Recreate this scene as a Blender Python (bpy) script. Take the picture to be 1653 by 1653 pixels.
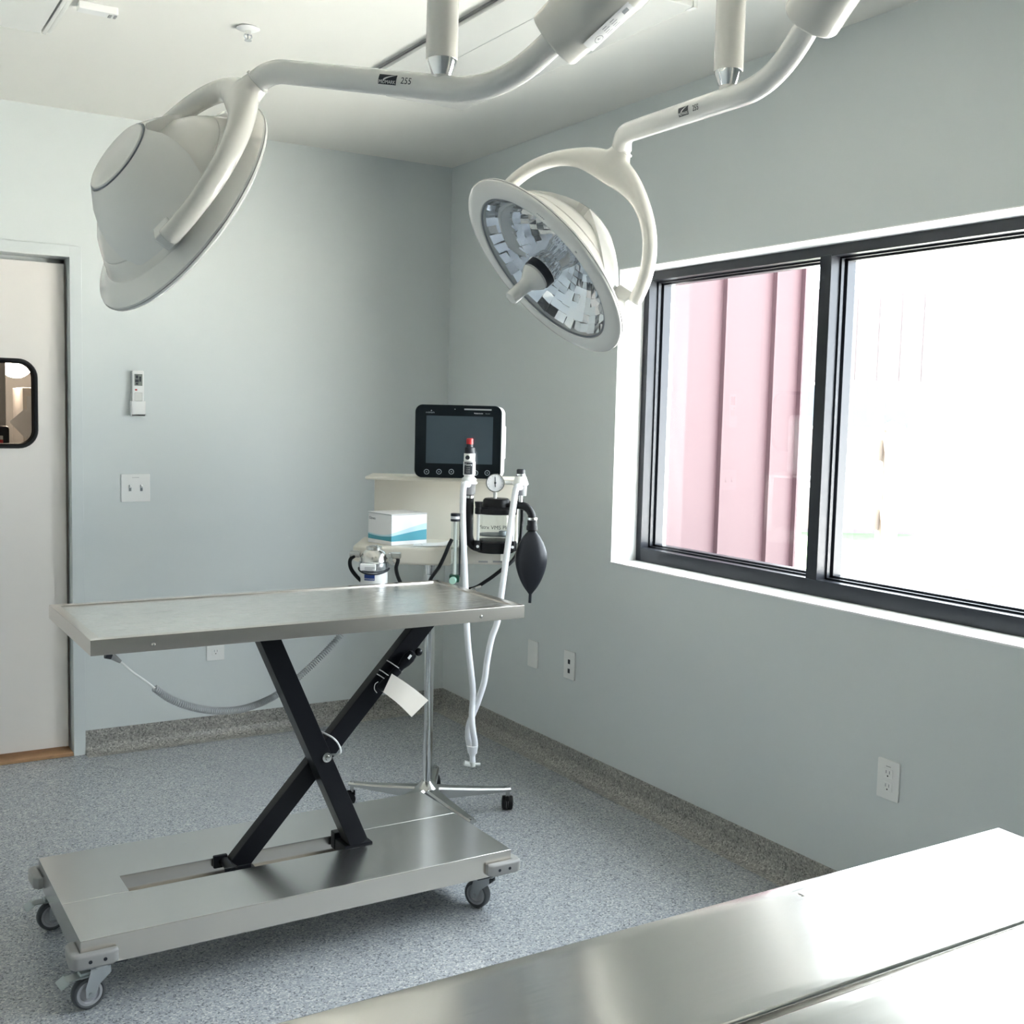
import bpy, bmesh, math, random
from mathutils import Vector, Matrix, noise
PI = math.pi
S = bpy.context.scene
C = S.collection
for o in list(bpy.data.objects): bpy.data.objects.remove(o)
random.seed(7)

# ------------------------------------------------------------------ camera
F_PX, YAW, PITCH, ROLL = 1827.61, .5517, -.0867, .0241
CAM = Vector((-2.6072, -4.8515, 1.4566))
FW = Vector((math.sin(YAW)*math.cos(PITCH), math.cos(YAW)*math.cos(PITCH), math.sin(PITCH)))
_r = Vector((math.cos(YAW), -math.sin(YAW), 0)); _u = _r.cross(FW)
RT = _r*math.cos(ROLL) + _u*math.sin(ROLL)
UP = -_r*math.sin(ROLL) + _u*math.cos(ROLL)
cd = bpy.data.cameras.new('camera'); cd.sensor_width = 36; cd.lens = 36*F_PX/1653
cd.clip_start = .02; cd.clip_end = 200
cam = bpy.data.objects.new('camera', cd); C.objects.link(cam); S.camera = cam
m3 = Matrix((RT, UP, -FW)).transposed()
cam.matrix_world = Matrix.Translation(CAM) @ m3.to_4x4()

# ------------------------------------------------------------------ sky, portals, exposure
W = bpy.data.worlds.new('overcast_sky'); S.world = W; W.use_nodes = True
wn = W.node_tree.nodes; bg = wn['Background']
bg.inputs[0].default_value = (.88, .95, 1.0, 1); bg.inputs[1].default_value = 2.6
S.view_settings.view_transform = 'Standard'; S.view_settings.look = 'None'
S.view_settings.gamma = 1; S.view_settings.use_curve_mapping = False
S.view_settings.exposure = 2.6
sl = bpy.data.lights.new('sun_offscreen', 'SUN'); sl.energy = 28; sl.angle = math.radians(2); sl.color = (1, .95, .86)
so = bpy.data.objects.new('sun_offscreen', sl); C.objects.link(so)
so.rotation_euler = Vector((-.28, .60, .75)).to_track_quat('Z', 'Y').to_euler(); so.location = (-3, 8, 9)
def portal(name, loc, rot, sx, sy):
    l = bpy.data.lights.new(name, 'AREA'); l.shape = 'RECTANGLE'; l.size = sx; l.size_y = sy
    l.cycles.is_portal = True
    o = bpy.data.objects.new(name, l); C.objects.link(o); o.location = loc; o.rotation_euler = rot
# guides sampling through the window in the picture; emits nothing itself
portal('window_portal', (.26, -2.68, 1.45), (0, PI/2, 0), 1.14, 2.66)

# ------------------------------------------------------------------ pixel helpers (a pixel gives only a direction)
def ray(px, py): return FW + RT*((px-826)/F_PX) - UP*((py-826)/F_PX)
def at_depth(px, py, d): return CAM + ray(px, py)*d
def at_z(px, py, z): d = ray(px, py); return CAM + d*((z-CAM.z)/d.z)
def at_x(px, py, x): d = ray(px, py); return CAM + d*((x-CAM.x)/d.x)
def at_y(px, py, y): d = ray(px, py); return CAM + d*((y-CAM.y)/d.y)
def at_plane(px, py, p, n): d = ray(px, py); return CAM + d*((p-CAM).dot(n)/d.dot(n))

# ------------------------------------------------------------------ materials
MATS = {}
def mat(name, col, rough=.5, metal=0., var=.04, vscale=8., bump=0., bscale=60., spec=.5, trans=0., ior=1.45, alpha=1., emit=None, estr=0., coat=0.):
    if name in MATS: return MATS[name]
    m = bpy.data.materials.new(name); m.use_nodes = True
    nt = m.node_tree; N = nt.nodes; L = nt.links; b = N['Principled BSDF']
    tc = N.new('ShaderNodeTexCoord')
    nz = N.new('ShaderNodeTexNoise'); nz.inputs['Scale'].default_value = vscale; nz.inputs['Detail'].default_value = 4
    L.new(tc.outputs['Object'], nz.inputs['Vector'])
    mx = N.new('ShaderNodeMix'); mx.data_type = 'RGBA'
    mx.inputs[6].default_value = tuple(max(0, c*(1-var)) for c in col)+(1,)
    mx.inputs[7].default_value = tuple(min(1, c*(1+var)) for c in col)+(1,)
    L.new(nz.outputs[0], mx.inputs[0]); L.new(mx.outputs[2], b.inputs['Base Color'])
    b.inputs['Roughness'].default_value = rough; b.inputs['Metallic'].default_value = metal
    b.inputs['Specular IOR Level'].default_value = spec
    b.inputs['Transmission Weight'].default_value = trans; b.inputs['IOR'].default_value = ior
    b.inputs['Coat Weight'].default_value = coat
    if emit:
        b.inputs['Emission Color'].default_value = emit+(1,); b.inputs['Emission Strength'].default_value = estr
    if bump:
        n2 = N.new('ShaderNodeTexNoise'); n2.inputs['Scale'].default_value = bscale; n2.inputs['Detail'].default_value = 3
        L.new(tc.outputs['Object'], n2.inputs['Vector'])
        bp = N.new('ShaderNodeBump'); bp.inputs['Strength'].default_value = bump; bp.inputs['Distance'].default_value = .002
        L.new(n2.outputs[0], bp.inputs['Height']); L.new(bp.outputs[0], b.inputs['Normal'])
    MATS[name] = m; return m

def steel(name, col, rough, scale=(2, 60, 60), amp=.1):
    m = mat(name, col, rough, 1., .03, 3.)
    nt = m.node_tree; N = nt.nodes; L = nt.links; b = N['Principled BSDF']
    tc = N.new('ShaderNodeTexCoord'); mp = N.new('ShaderNodeMapping'); mp.inputs['Scale'].default_value = scale
    nz = N.new('ShaderNodeTexNoise'); nz.inputs['Scale'].default_value = 6; nz.inputs['Detail'].default_value = 6
    L.new(tc.outputs['Object'], mp.inputs[0]); L.new(mp.outputs[0], nz.inputs['Vector'])
    mr = N.new('ShaderNodeMapRange'); mr.inputs[3].default_value = max(.03, rough-amp); mr.inputs[4].default_value = rough+amp
    L.new(nz.outputs[0], mr.inputs[0]); L.new(mr.outputs[0], b.inputs['Roughness'])
    return m

def clear(name, tint=(1, 1, 1), refl=.06, rough=.0):
    """thin clear sheet: mostly straight-through, with a fixed share of mirror"""
    m = bpy.data.materials.new(name); m.use_nodes = True
    nt = m.node_tree; N = nt.nodes; L = nt.links; N.remove(N['Principled BSDF'])
    t = N.new('ShaderNodeBsdfTransparent'); t.inputs[0].default_value = tint+(1,)
    g = N.new('ShaderNodeBsdfGlossy'); g.inputs['Roughness'].default_value = rough
    fr = N.new('ShaderNodeFresnel'); fr.inputs[0].default_value = 1.45
    mul = N.new('ShaderNodeMath'); mul.operation = 'MULTIPLY'; mul.inputs[1].default_value = refl/.04
    mul.use_clamp = True
    ge = N.new('ShaderNodeNewGeometry'); inv = N.new('ShaderNodeMath'); inv.operation = 'SUBTRACT'; inv.inputs[0].default_value = 1
    L.new(ge.outputs['Backfacing'], inv.inputs[1]); m2 = N.new('ShaderNodeMath'); m2.operation = 'MULTIPLY'
    L.new(fr.outputs[0], m2.inputs[0]); L.new(inv.outputs[0], m2.inputs[1]); L.new(m2.outputs[0], mul.inputs[0])
    mx = N.new('ShaderNodeMixShader'); L.new(mul.outputs[0], mx.inputs[0])
    L.new(t.outputs[0], mx.inputs[1]); L.new(g.outputs[0], mx.inputs[2])
    L.new(mx.outputs[0], N['Material Output'].inputs[0])
    return m

def speckle(name, pal, scale, rough, spec=.5, bump=.05):
    m = bpy.data.materials.new(name); m.use_nodes = True
    nt = m.node_tree; N = nt.nodes; L = nt.links; b = N['Principled BSDF']
    tc = N.new('ShaderNodeTexCoord')
    v = N.new('ShaderNodeTexVoronoi'); v.inputs['Scale'].default_value = scale
    L.new(tc.outputs['Object'], v.inputs['Vector'])
    sp = N.new('ShaderNodeSeparateColor'); L.new(v.outputs['Color'], sp.inputs[0])
    r = N.new('ShaderNodeValToRGB'); r.color_ramp.interpolation = 'CONSTANT'
    e = r.color_ramp.elements
    while len(e) < len(pal): e.new(.5)
    t = 0
    for el, (w, c) in zip(e, pal): el.position = t; el.color = c+(1,); t += w
    L.new(sp.outputs[0], r.inputs[0])
    n = N.new('ShaderNodeTexNoise'); n.inputs['Scale'].default_value = 2.2; n.inputs['Detail'].default_value = 5
    L.new(tc.outputs['Object'], n.inputs['Vector'])
    mr = N.new('ShaderNodeMapRange'); mr.inputs[3].default_value = .94; mr.inputs[4].default_value = 1.06
    L.new(n.outputs[0], mr.inputs[0])
    mx = N.new('ShaderNodeMix'); mx.data_type = 'RGBA'; mx.blend_type = 'MULTIPLY'; mx.inputs[0].default_value = 1
    L.new(r.outputs[0], mx.inputs[6]); L.new(mr.outputs[0], mx.inputs[7]); L.new(mx.outputs[2], b.inputs['Base Color'])
    b.inputs['Roughness'].default_value = rough; b.inputs['Specular IOR Level'].default_value = spec
    bp = N.new('ShaderNodeBump'); bp.inputs['Strength'].default_value = bump; bp.inputs['Distance'].default_value = .0008
    L.new(v.outputs['Distance'], bp.inputs['Height']); L.new(bp.outputs[0], b.inputs['Normal'])
    return m

WALL = mat('wall_paint', (.66, .695, .69), .55, var=.015, vscale=1.2, bump=.04, bscale=300)
CEILM = mat('ceiling_paint', (.84, .825, .775), .8, var=.01, vscale=1.2, bump=.03, bscale=200)
FLOORM = speckle('speckled_vinyl', [(.10, (.19, .20, .215)), (.30, (.315, .335, .36)), (.32, (.385, .405, .43)), (.18, (.455, .47, .48)), (.10, (.58, .59, .58))], 230, .27)
COVEM = speckle('speckled_cove', [(.14, (.16, .155, .145)), (.30, (.27, .26, .24)), (.32, (.335, .32, .295)), (.14, (.40, .385, .355)), (.10, (.50, .48, .44))], 200, .42)
WHITEP = mat('white_reveal_paint', (.86, .86, .84), .5, var=.01)
BLACKAL = mat('black_anodised_aluminium', (.018, .02, .026), .32, .3, var=.1)
ENAMEL = mat('cream_white_enamel', (.76, .74, .69), .22, var=.012, vscale=4, coat=.3)
ENAMEL2 = mat('white_enamel_rim', (.76, .755, .725), .18, var=.012, vscale=4, coat=.3)
CHROME = mat('chrome', (.78, .78, .78), .08, 1., var=.02)
SATIN = mat('satin_nickel', (.66, .65, .62), .22, 1., var=.03)
STEEL = steel('brushed_steel_top', (.80, .79, .765), .27, (2, 120, 120), .03)
STEELE = steel('brushed_steel_edge', (.80, .745, .685), .24, (2, 120, 120), .025)
STEELB = steel('brushed_steel_base', (.69, .68, .66), .26, (2, 120, 120), .03)
STEELF = steel('scuffed_steel', (.77, .755, .725), .15, (2, 40, 40), .04)
BLACK = mat('black_powder_coat', (.009, .0095, .012), .3, var=.1, spec=.22)
RUBBER = mat('black_rubber', (.009, .009, .010), .42, var=.1, spec=.28)
BAGM = mat('black_latex', (.014, .015, .019), .36, var=.1, spec=.35, bump=.12, bscale=25)
CREAM = mat('cream_plastic', (.70, .665, .585), .4, var=.015)
WHITEPL = mat('white_plastic', (.84, .84, .82), .35, var=.01)
GREYPL = mat('grey_plastic', (.34, .335, .325), .4, var=.03)
DGREY = mat('dark_grey_rubber', (.085, .09, .095), .5, var=.06)
HUBGREY = mat('wheel_hub_grey', (.42, .42, .44), .4, var=.05)
ZINC = mat('zinc_plated', (.62, .64, .66), .25, .9, var=.05)
TEALZ = mat('greenish_zinc', (.46, .50, .49), .3, .85, var=.05)
HOSE = mat('translucent_hose', (.86, .87, .90), .3, var=.02)
INK = mat('dark_ink', (.02, .022, .03), .5, var=.05)
INKW = mat('white_ink', (.8, .8, .8), .5, var=.02)
INKG = mat('grey_ink', (.22, .24, .26), .5, var=.05)
RED = mat('red_plastic', (.55, .03, .035), .35, var=.05)
GREEN = mat('green_plastic', (.006, .05, .028), .3, var=.1)
BLUEL = mat('blue_label', (.015, .05, .24), .4, var=.05)
GLASS = clear('window_glass', (.97, .985, .99), .05)
CLEARP = clear('clear_plastic', (.90, .93, .93), .06)
DOORM = mat('warm_white_laminate', (.80, .755, .71), .42, var=.015, vscale=2)
FRAMEM = mat('door_frame_paint', (.64, .675, .675), .4, var=.015)
WOOD = mat('oak_threshold', (.46, .27, .14), .5, var=.25, vscale=30)
MIDG = mat('mid_grey_plastic', (.17, .17, .18), .4, var=.03)
PAPER = mat('paper', (.80, .74, .66), .7, var=.02)
PAPERW = mat('white_paper', (.82, .82, .83), .6, var=.02)

# ------------------------------------------------------------------ mesh builder
class MB:
    def __init__(s): s.bm = bmesh.new()
    def _add(s, bm2, M=None):
        if M is not None: bm2.transform(M)
        me = bpy.data.meshes.new('tmp'); bm2.to_mesh(me); bm2.free(); s.bm.from_mesh(me); bpy.data.meshes.remove(me); return s
    def box(s, lo, hi, bev=0., seg=2, M=None):
        b = bmesh.new(); bmesh.ops.create_cube(b, size=1)
        lo, hi = Vector(lo), Vector(hi)
        for v in b.verts: v.co = Vector((lo[i]+(v.co[i]+.5)*(hi[i]-lo[i]) for i in range(3)))
        if bev: bmesh.ops.bevel(b, geom=b.edges[:], offset=bev, segments=seg, affect='EDGES', profile=.5)
        return s._add(b, M)
    def prism(s, poly, z0, z1, bev=0., seg=2, M=None, vertical=False):
        b = bmesh.new()
        lo = [b.verts.new((x, y, z0)) for x, y in poly]; hi = [b.verts.new((x, y, z1)) for x, y in poly]
        n = len(poly)
        b.faces.new(lo[::-1]); b.faces.new(hi)
        for i in range(n): b.faces.new((lo[i], lo[(i+1) % n], hi[(i+1) % n], hi[i]))
        bmesh.ops.recalc_face_normals(b, faces=b.faces[:])
        if bev:
            es = [e for e in b.edges if abs(e.verts[0].co.z-e.verts[1].co.z) < 1e-6] if not vertical else b.edges[:]
            bmesh.ops.bevel(b, geom=es, offset=bev, segments=seg, affect='EDGES', profile=.5)
        return s._add(b, M)
    def lathe(s, prof, M=None, n=32, a0=0., a1=2*PI):
        b = bmesh.new(); full = abs(a1-a0-2*PI) < 1e-6
        k = n if full else n+1
        rings = []
        for r, z in prof:
            if r < 1e-7: rings.append([b.verts.new((0, 0, z))])
            else: rings.append([b.verts.new((r*math.cos(a0+(a1-a0)*i/n), r*math.sin(a0+(a1-a0)*i/n), z)) for i in range(k)])
        for A, B in zip(rings, rings[1:]):
            for i in range(n):
                j = (i+1) % k
                if len(A) == 1 and len(B) == 1: continue
                if len(A) == 1: b.faces.new((A[0], B[j], B[i]))
                elif len(B) == 1: b.faces.new((A[i], A[j], B[0]))
                else: b.faces.new((A[i], A[j], B[j], B[i]))
        if full: bmesh.ops.recalc_face_normals(b, faces=b.faces[:])
        return s._add(b, M)
    def cyl(s, p0, p1, r0, r1=None, n=24, bev=0.):
        p0, p1 = Vector(p0), Vector(p1); r1 = r0 if r1 is None else r1; h = (p1-p0).length
        if bev: prof = [(0, 0), (r0-bev, 0), (r0-bev*.3, bev*.3), (r0, bev), (r1, h-bev), (r1-bev*.3, h-bev*.3), (r1-bev, h), (0, h)]
        else: prof = [(0, 0), (r0, 0), (r1, h), (0, h)]
        return s.lathe(prof, axis_M(p0, p1-p0), n)
    def sweep(s, pts, rad, n=14, up=None, closed=False, caps=True):
        """rad: number | list of numbers | list of (a,b) half sizes along (side, up)"""
        pts = [Vector(p) for p in pts]; m = len(pts); b = bmesh.new()
        if not isinstance(rad, (list, tuple)): rad = [rad]*m
        T = []
        for i in range(m):
            a = pts[(i-1) % m] if (closed or i) else pts[i]; c = pts[(i+1) % m] if (closed or i < m-1) else pts[i]
            T.append((c-a).normalized())
        u = Vector(up) if up is not None else (Vector((0, 0, 1)) if abs(T[0].z) < .9 else Vector((1, 0, 0)))
        rings = []
        for i in range(m):
            u = (u - T[i]*u.dot(T[i]))
            u.normalize(); sd = T[i].cross(u); r = rad[i]
            ra, rb = (r, r) if not isinstance(r, (list, tuple)) else r
            rings.append([b.verts.new(pts[i]+sd*(ra*math.cos(2*PI*k/n))+u*(rb*math.sin(2*PI*k/n))) for k in range(n)])
        q = list(zip(rings, rings[1:])) + ([(rings[-1], rings[0])] if closed else [])
        for A, B in q:
            for k in range(n): b.faces.new((A[k], A[(k+1) % n], B[(k+1) % n], B[k]))
        if caps and not closed: b.faces.new(rings[0][::-1]); b.faces.new(rings[-1])
        bmesh.ops.recalc_face_normals(b, faces=b.faces[:])
        return s._add(b)
    def quad(s, *pts):
        b = bmesh.new(); b.faces.new([b.verts.new(p) for p in pts]); return s._add(b)

def axis_M(p, d):
    d = Vector(d).normalized(); q = d.to_track_quat('Z', 'Y'); return Matrix.Translation(Vector(p)) @ q.to_matrix().to_4x4()
def spline(pts, n=8):
    """Catmull-Rom through points"""
    P = [Vector(p) for p in pts]; P = [P[0]*2-P[1]]+P+[P[-1]*2-P[-2]]; out = []
    for i in range(1, len(P)-2):
        for k in range(n):
            t = k/n; a, b, c, d = P[i-1:i+3]
            out.append(.5*((2*b)+(c-a)*t+(2*a-5*b+4*c-d)*t*t+(3*b-a-3*c+d)*t**3))
    out.append(P[-2]); return out
def rounded(pts, r, n=8):
    """polyline with its inner corners rounded to arcs (bezier)"""
    P = [Vector(p) for p in pts]; out = [P[0]]
    if not isinstance(r, (list, tuple)): r = [r]*(len(P)-2)
    for i in range(1, len(P)-1):
        a = P[i]+(P[i-1]-P[i]).normalized()*r[i-1]; c = P[i]+(P[i+1]-P[i]).normalized()*r[i-1]
        for k in range(n+1):
            t = k/n; out.append(a*(1-t)**2+P[i]*2*t*(1-t)+c*t*t)
    out.append(P[-1]); return out
def rrect(x0, y0, x1, y1, r, n=6):
    out = []
    for cx, cy, a in ((x1-r, y1-r, 0), (x0+r, y1-r, PI/2), (x0+r, y0+r, PI), (x1-r, y0+r, 1.5*PI)):
        for k in range(n+1): t = a+PI/2*k/n; out.append((cx+r*math.cos(t), cy+r*math.sin(t)))
    return out

RM = {}
def finish(me, smooth=35):
    for p in me.polygons: p.use_smooth = True
    if smooth: me.set_sharp_from_angle(angle=math.radians(smooth))
def obj(name, mb, m, parent=None, world=False, smooth=35):
    me = bpy.data.meshes.new(name); mb.bm.to_mesh(me); mb.bm.free()
    if world and parent is not None: me.transform(RM[parent.name].inverted())
    finish(me, smooth); me.materials.append(m)
    o = bpy.data.objects.new(name, me); C.objects.link(o)
    if smooth: wm = o.modifiers.new('weighted_normal', 'WEIGHTED_NORMAL'); wm.keep_sharp = True
    if parent is not None: o.parent = parent; RM[o.name] = RM.get(parent.name, Matrix())
    else: RM[o.name] = Matrix()
    return o
def tag(o, label, cat, group=None):
    o['label'] = label; o['category'] = cat
    if group: o['group'] = group
    return o
def thing(name, label, cat, loc=(0, 0, 0), rz=0., group=None):
    o = bpy.data.objects.new(name, None); C.objects.link(o); o.empty_display_size = .05
    o.location = loc; o.rotation_euler = (0, 0, rz)
    RM[o.name] = Matrix.Translation(Vector(loc)) @ Matrix.Rotation(rz, 4, 'Z')
    return tag(o, label, cat, group)
def struct(name, mb, m, label=None, smooth=35):
    o = obj(name, mb, m, smooth=smooth); o['kind'] = 'structure'
    o['label'] = label or name.replace('_', ' '); o['category'] = name.split('_')[0]; return o
def struct_root(name, label, cat, loc=(0, 0, 0)):
    o = thing(name, label, cat, loc); o['kind'] = 'structure'; return o
def solo(name, mb, m, label, cat, loc, group=None, rz=0., smooth=35):
    """single-mesh thing, mesh in world coordinates, origin moved to its base"""
    M = Matrix.Translation(Vector(loc)) @ Matrix.Rotation(rz, 4, 'Z')
    mb.bm.transform(M.inverted()); o = obj(name, mb, m, smooth=smooth); o.location = loc; o.rotation_euler = (0, 0, rz)
    RM[o.name] = M; return tag(o, label, cat, group)
def text_bm(body, size, align='CENTER', depth=.0002):
    cu = bpy.data.curves.new('t', 'FONT'); cu.body = body; cu.size = size; cu.align_x = align; cu.align_y = 'CENTER'; cu.extrude = depth
    cu.resolution_u = 3
    o = bpy.data.objects.new('t', cu); C.objects.link(o); dg = bpy.context.evaluated_depsgraph_get(); dg.update()
    me = bpy.data.meshes.new_from_object(o.evaluated_get(dg)); bpy.data.objects.remove(o)
    b = bmesh.new(); b.from_mesh(me); bpy.data.meshes.remove(me); return b
def text(name, body, size, M, m, parent, align='CENTER', depth=.0003, world=False):
    mb = MB(); mb._add(text_bm(body, size, align, depth), M); return obj(name, mb, m, parent, world, smooth=0)

# ================================================================== STRUCTURE
H = 2.612
XL, YF = -3.75, -6.6
struct('floor', MB().box((XL, YF, -.1), (0, 0, 0)), FLOORM, 'grey blue speckled sheet vinyl floor')
struct('ceiling', MB().box((XL-.2, YF-.2, H), (.3, .2, H+.15)), CEILM, 'smooth off white painted ceiling')
# back wall with the door opening
DX0, DX1, DH = -2.66, -1.73, 2.035
struct('wall_back', MB().box((XL, 0, -.1), (DX0-.02, .14, H)).box((DX1+.02, 0, -.1), (.3, .14, H)).box((DX0-.02, 0, DH+.02), (DX1+.02, .14, H)), WALL, 'pale blue grey painted wall with the door')
WY0, WY1, WZ0, WZ1 = -4.02, -1.351, .892, 2.011
struct('wall_right', MB().box((0, YF, -.1), (.27, WY0, H)).box((0, WY1, -.1), (.27, 0, H)).box((0, WY0-.001, -.1), (.27, WY1+.001, WZ0)).box((0, WY0-.001, WZ1), (.27, WY1+.001, H)), WALL, 'pale blue grey painted wall with the wide window')
struct('wall_left', MB().box((XL-.15, YF, -.1), (XL, .14, H)), WALL, 'pale blue grey wall facing the window')
struct('wall_front', MB().box((XL, YF-.2, -.1), (.3, YF, H)), WALL, 'pale blue grey wall behind the viewer')

# flash-coved base: floor sheet turned up the wall
def cove_profile(h=.098, r=.045, n=7):
    p = [(0, h), (.006, h)]
    for k in range(n+1):
        a = PI/2*k/n; p.append((.006+r*(1-math.cos(a)), r*(1-math.sin(a))+.0015))
    p += [(.006+r+.015, .0008), (0, .0008)]
    return p
def cove(name, axis, a, b, label):
    mb = MB(); bm = bmesh.new(); pr = cove_profile(); rings = []
    for t in (a, b):
        rings.append([bm.verts.new((t, -d, z) if axis == 'x' else (-d, t, z)) for d, z in pr])
    n = len(pr)
    for i in range(n): bm.faces.new((rings[0][i], rings[0][(i+1) % n], rings[1][(i+1) % n], rings[1][i]))
    bm.faces.new(rings[0]); bm.faces.new(rings[1][::-1]); bmesh.ops.recalc_face_normals(bm, faces=bm.faces[:])
    mb._add(bm); return struct(name, mb, COVEM, label)
cove('baseboard_back', 'x', -1.683, 0, 'speckled coved vinyl base along the back wall')
cove('baseboard_right', 'y', YF, 0, 'speckled coved vinyl base below the window')

# door: painted steel frame, laminate swing door with gasketed window
dr = struct_root('door_1', 'warm white swing door with black gasketed window', 'door', ((DX0+DX1)/2, .05, 0))
f = MB()
f.box((DX1, -.016, 0), (DX1+.046, .155, DH+.046), .002)
f.box((DX0-.046, -.016, 0), (DX0, .155, DH+.046), .002)
f.box((DX0-.001, -.016, DH), (DX1+.001, .155, DH+.046), .002)
obj('door_frame', f, FRAMEM, dr, True)
f = MB(); f.box((DX1-.018, .095, 0), (DX1, .13, DH)); f.box((DX0, .095, 0), (DX0+.018, .13, DH)); f.box((DX0, .095, DH-.018), (DX1, .13, DH))
obj('door_stop', f, FRAMEM, dr, True)
# slab with the rounded window hole (bridge of two loops, front and back)
sx0, sx1, sz0, sz1 = DX0+.012, DX1-.012, .03, DH-.022
wx1 = at_y(55, 650, .045).x; wz1, wz0 = at_y(40, 584, .045).z, at_y(40, 718, .045).z; wx0 = wx1-.36
def slab_with_hole(outer, hole, y0, y1):
    bm = bmesh.new(); L = []
    for y in (y0, y1):
        o = [bm.verts.new((x, y, z)) for x, z in outer]; h = [bm.verts.new((x, y, z)) for x, z in hole]
        eo = [bm.edges.new((o[i], o[(i+1) % len(o)])) for i in range(len(o))]
        eh = [bm.edges.new((h[i], h[(i+1) % len(h)])) for i in range(len(h))]
        bmesh.ops.triangle_fill(bm, use_beauty=True, edges=eo+eh); L.append((o, h))
    for a in (0, 1):
        A, B = L[0][a], L[1][a]; n = len(A)
        for i in range(n): bm.faces.new((A[i], A[(i+1) % n], B[(i+1) % n], B[i]))
    bmesh.ops.recalc_face_normals(bm, faces=bm.faces[:]); return bm
hole = rrect(wx0, wz0, wx1, wz1, .06, 8)
mb = MB(); mb._add(slab_with_hole([(sx0, sz0), (sx1, sz0), (sx1, sz1), (sx0, sz1)], hole, .045, .083)); obj('door_leaf', mb, DOORM, dr, True)
mb = MB(); mb.sweep([(x, .046, z) for x, z in rrect(wx0-.004, wz0-.004, wx1+.004, wz1+.004, .064, 8)], (.010, .018) and [(.010, .013)]*36, 10, (0, 1, 0), closed=True)
mb.sweep([(x, .082, z) for x, z in rrect(wx0-.004, wz0-.004, wx1+.004, wz1+.004, .064, 8)], [(.010, .013)]*36, 10, (0, 1, 0), closed=True)
obj('window_gasket', mb, RUBBER, dr, True)
mb = MB(); mb.prism(rrect(wx0+.002, wz0+.002, wx1-.002, wz1-.002, .058, 8), -.003, .003, M=Matrix.Translation((0, .064, 0)) @ Matrix.Rotation(PI/2, 4, 'X')); obj('pane', mb, GLASS, dr, True)
struct('trim_1', MB().box((DX0, -.012, 0), (DX1, .16, .014), .003), WOOD, 'brown wooden threshold strip under the swing door')

# big window: white reveal, black frame, two fixed lights
w = struct_root('window_1', 'wide black framed window with two panes and white reveal', 'window', (.12, -2.68, WZ0))
rv = MB(); t = .004
rv.box((-.001, WY1-.001, WZ0), (.20, WY1-t, WZ1)); obj('reveal', rv, WHITEP, w, True)
rv = MB(); rv.box((-.001, WY0, WZ0), (.20, WY0+t, WZ1)); obj('reveal', rv, WHITEP, w, True)
obj('reveal_head', MB().box((-.001, WY0, WZ1-t), (.20, WY1, WZ1)), WHITEP, w, True)
obj('window_sill', MB().box((-.004, WY0, WZ0-.002), (.20, WY1, WZ0+t), .001), WHITEP, w, True)
FX = .118
fy1, fy0, fz0, fz1 = WY1-t, WY0+t, WZ0+t, WZ1-t
def bar(lo, hi): return MB().box(lo, hi, .0012, 1)
MUL0, MUL1 = -2.297, -2.25
fb = MB()
fb.box((FX, fy1-.03, fz0), (FX+.10, fy1, fz1), .0012, 1)
fb.box((FX, fy0, fz0), (FX+.10, fy0+.03, fz1), .0012, 1)
fb.box((FX, fy0+.029, fz0), (FX+.10, fy1-.029, fz0+.052), .0012, 1)
fb.box((FX, fy0+.029, fz1-.034), (FX+.10, fy1-.029, fz1), .0012, 1)
obj('window_frame', fb, BLACKAL, w, True)
obj('mullion', MB().box((FX-.001, MUL0, fz0+.05), (FX+.10, MUL1, fz1-.03), .0012, 1), BLACKAL, w, True)
for (a, b_) in ((MUL1, fy1-.03), (fy0+.03, MUL0)):
    gs = MB(); z0, z1 = fz0+.052, fz1-.034
    for d0, d1, e in ((.040, .052, .006), (.062, .098, .012)):
        gs.box((FX+d0, a, z0), (FX+d1, a+e, z1)); gs.box((FX+d0, b_-e, z0), (FX+d1, b_, z1))
        gs.box((FX+d0, a, z0), (FX+d1, b_, z0+e)); gs.box((FX+d0, a, z1-e), (FX+d1, b_, z1))
    obj('glazing_bead', gs, BLACKAL, w, True)
    obj('pane', MB().box((FX+.054, a+.001, z0+.001), (FX+.060, b_-.001, z1-.001)), GLASS, w, True)

# ------------------------------------------------------------------ outdoors
GZ = -.35
LAWN = mat('lawn', (.075, .13, .06), .9, var=.3, vscale=3)
GRAVEL = mat('pale_gravel', (.50, .49, .47), .9, var=.1, vscale=20)
SIDING = mat('barn_red_metal', (.055, .026, .031), .6, var=.05, vscale=2)
SIDEF = mat('faded_red_metal', (.135, .11, .12), .5, var=.05, vscale=2)
FENCEW = mat('pale_fence_wood', (.19, .155, .125), .7, var=.1, vscale=10)
struct('ground', MB().box((-40, -50, GZ-.2), (70, 60, GZ)), GRAVEL, 'pale gravel yard outside')
struct('lawn', MB().box((3.2, 3.0, GZ-.05), (30, 40, GZ+.02)), LAWN, 'green lawn beyond the fence')
wing = thing('red_metal_wing', 'barn red standing seam metal wing of the building outside the left pane', 'building', (1.5, .5, GZ))
YB = .35; xe = at_y(1297, 670, YB).x
obj('wall', MB().box((.275, YB, GZ), (xe, YB+3.2, 4.6)), SIDING, wing, True)
x1s = at_y(1161, 670, YB).x; x2s = at_y(1240, 670, YB).x; dxs = x2s-x1s
for k in range(-4, 3):
    x = x1s+k*dxs if k < 2 else at_y(1285, 670, YB).x
    if .3 < x < xe: obj('standing_seam', MB().box((x-.008, YB-.035, GZ), (x+.008, YB+.001, 4.6)), SIDING, wing, True)
obj('corner_trim', MB().box((xe-.03, YB-.012, GZ), (xe+.012, YB+.05, 4.62)), WHITEP, wing, True)
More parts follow.
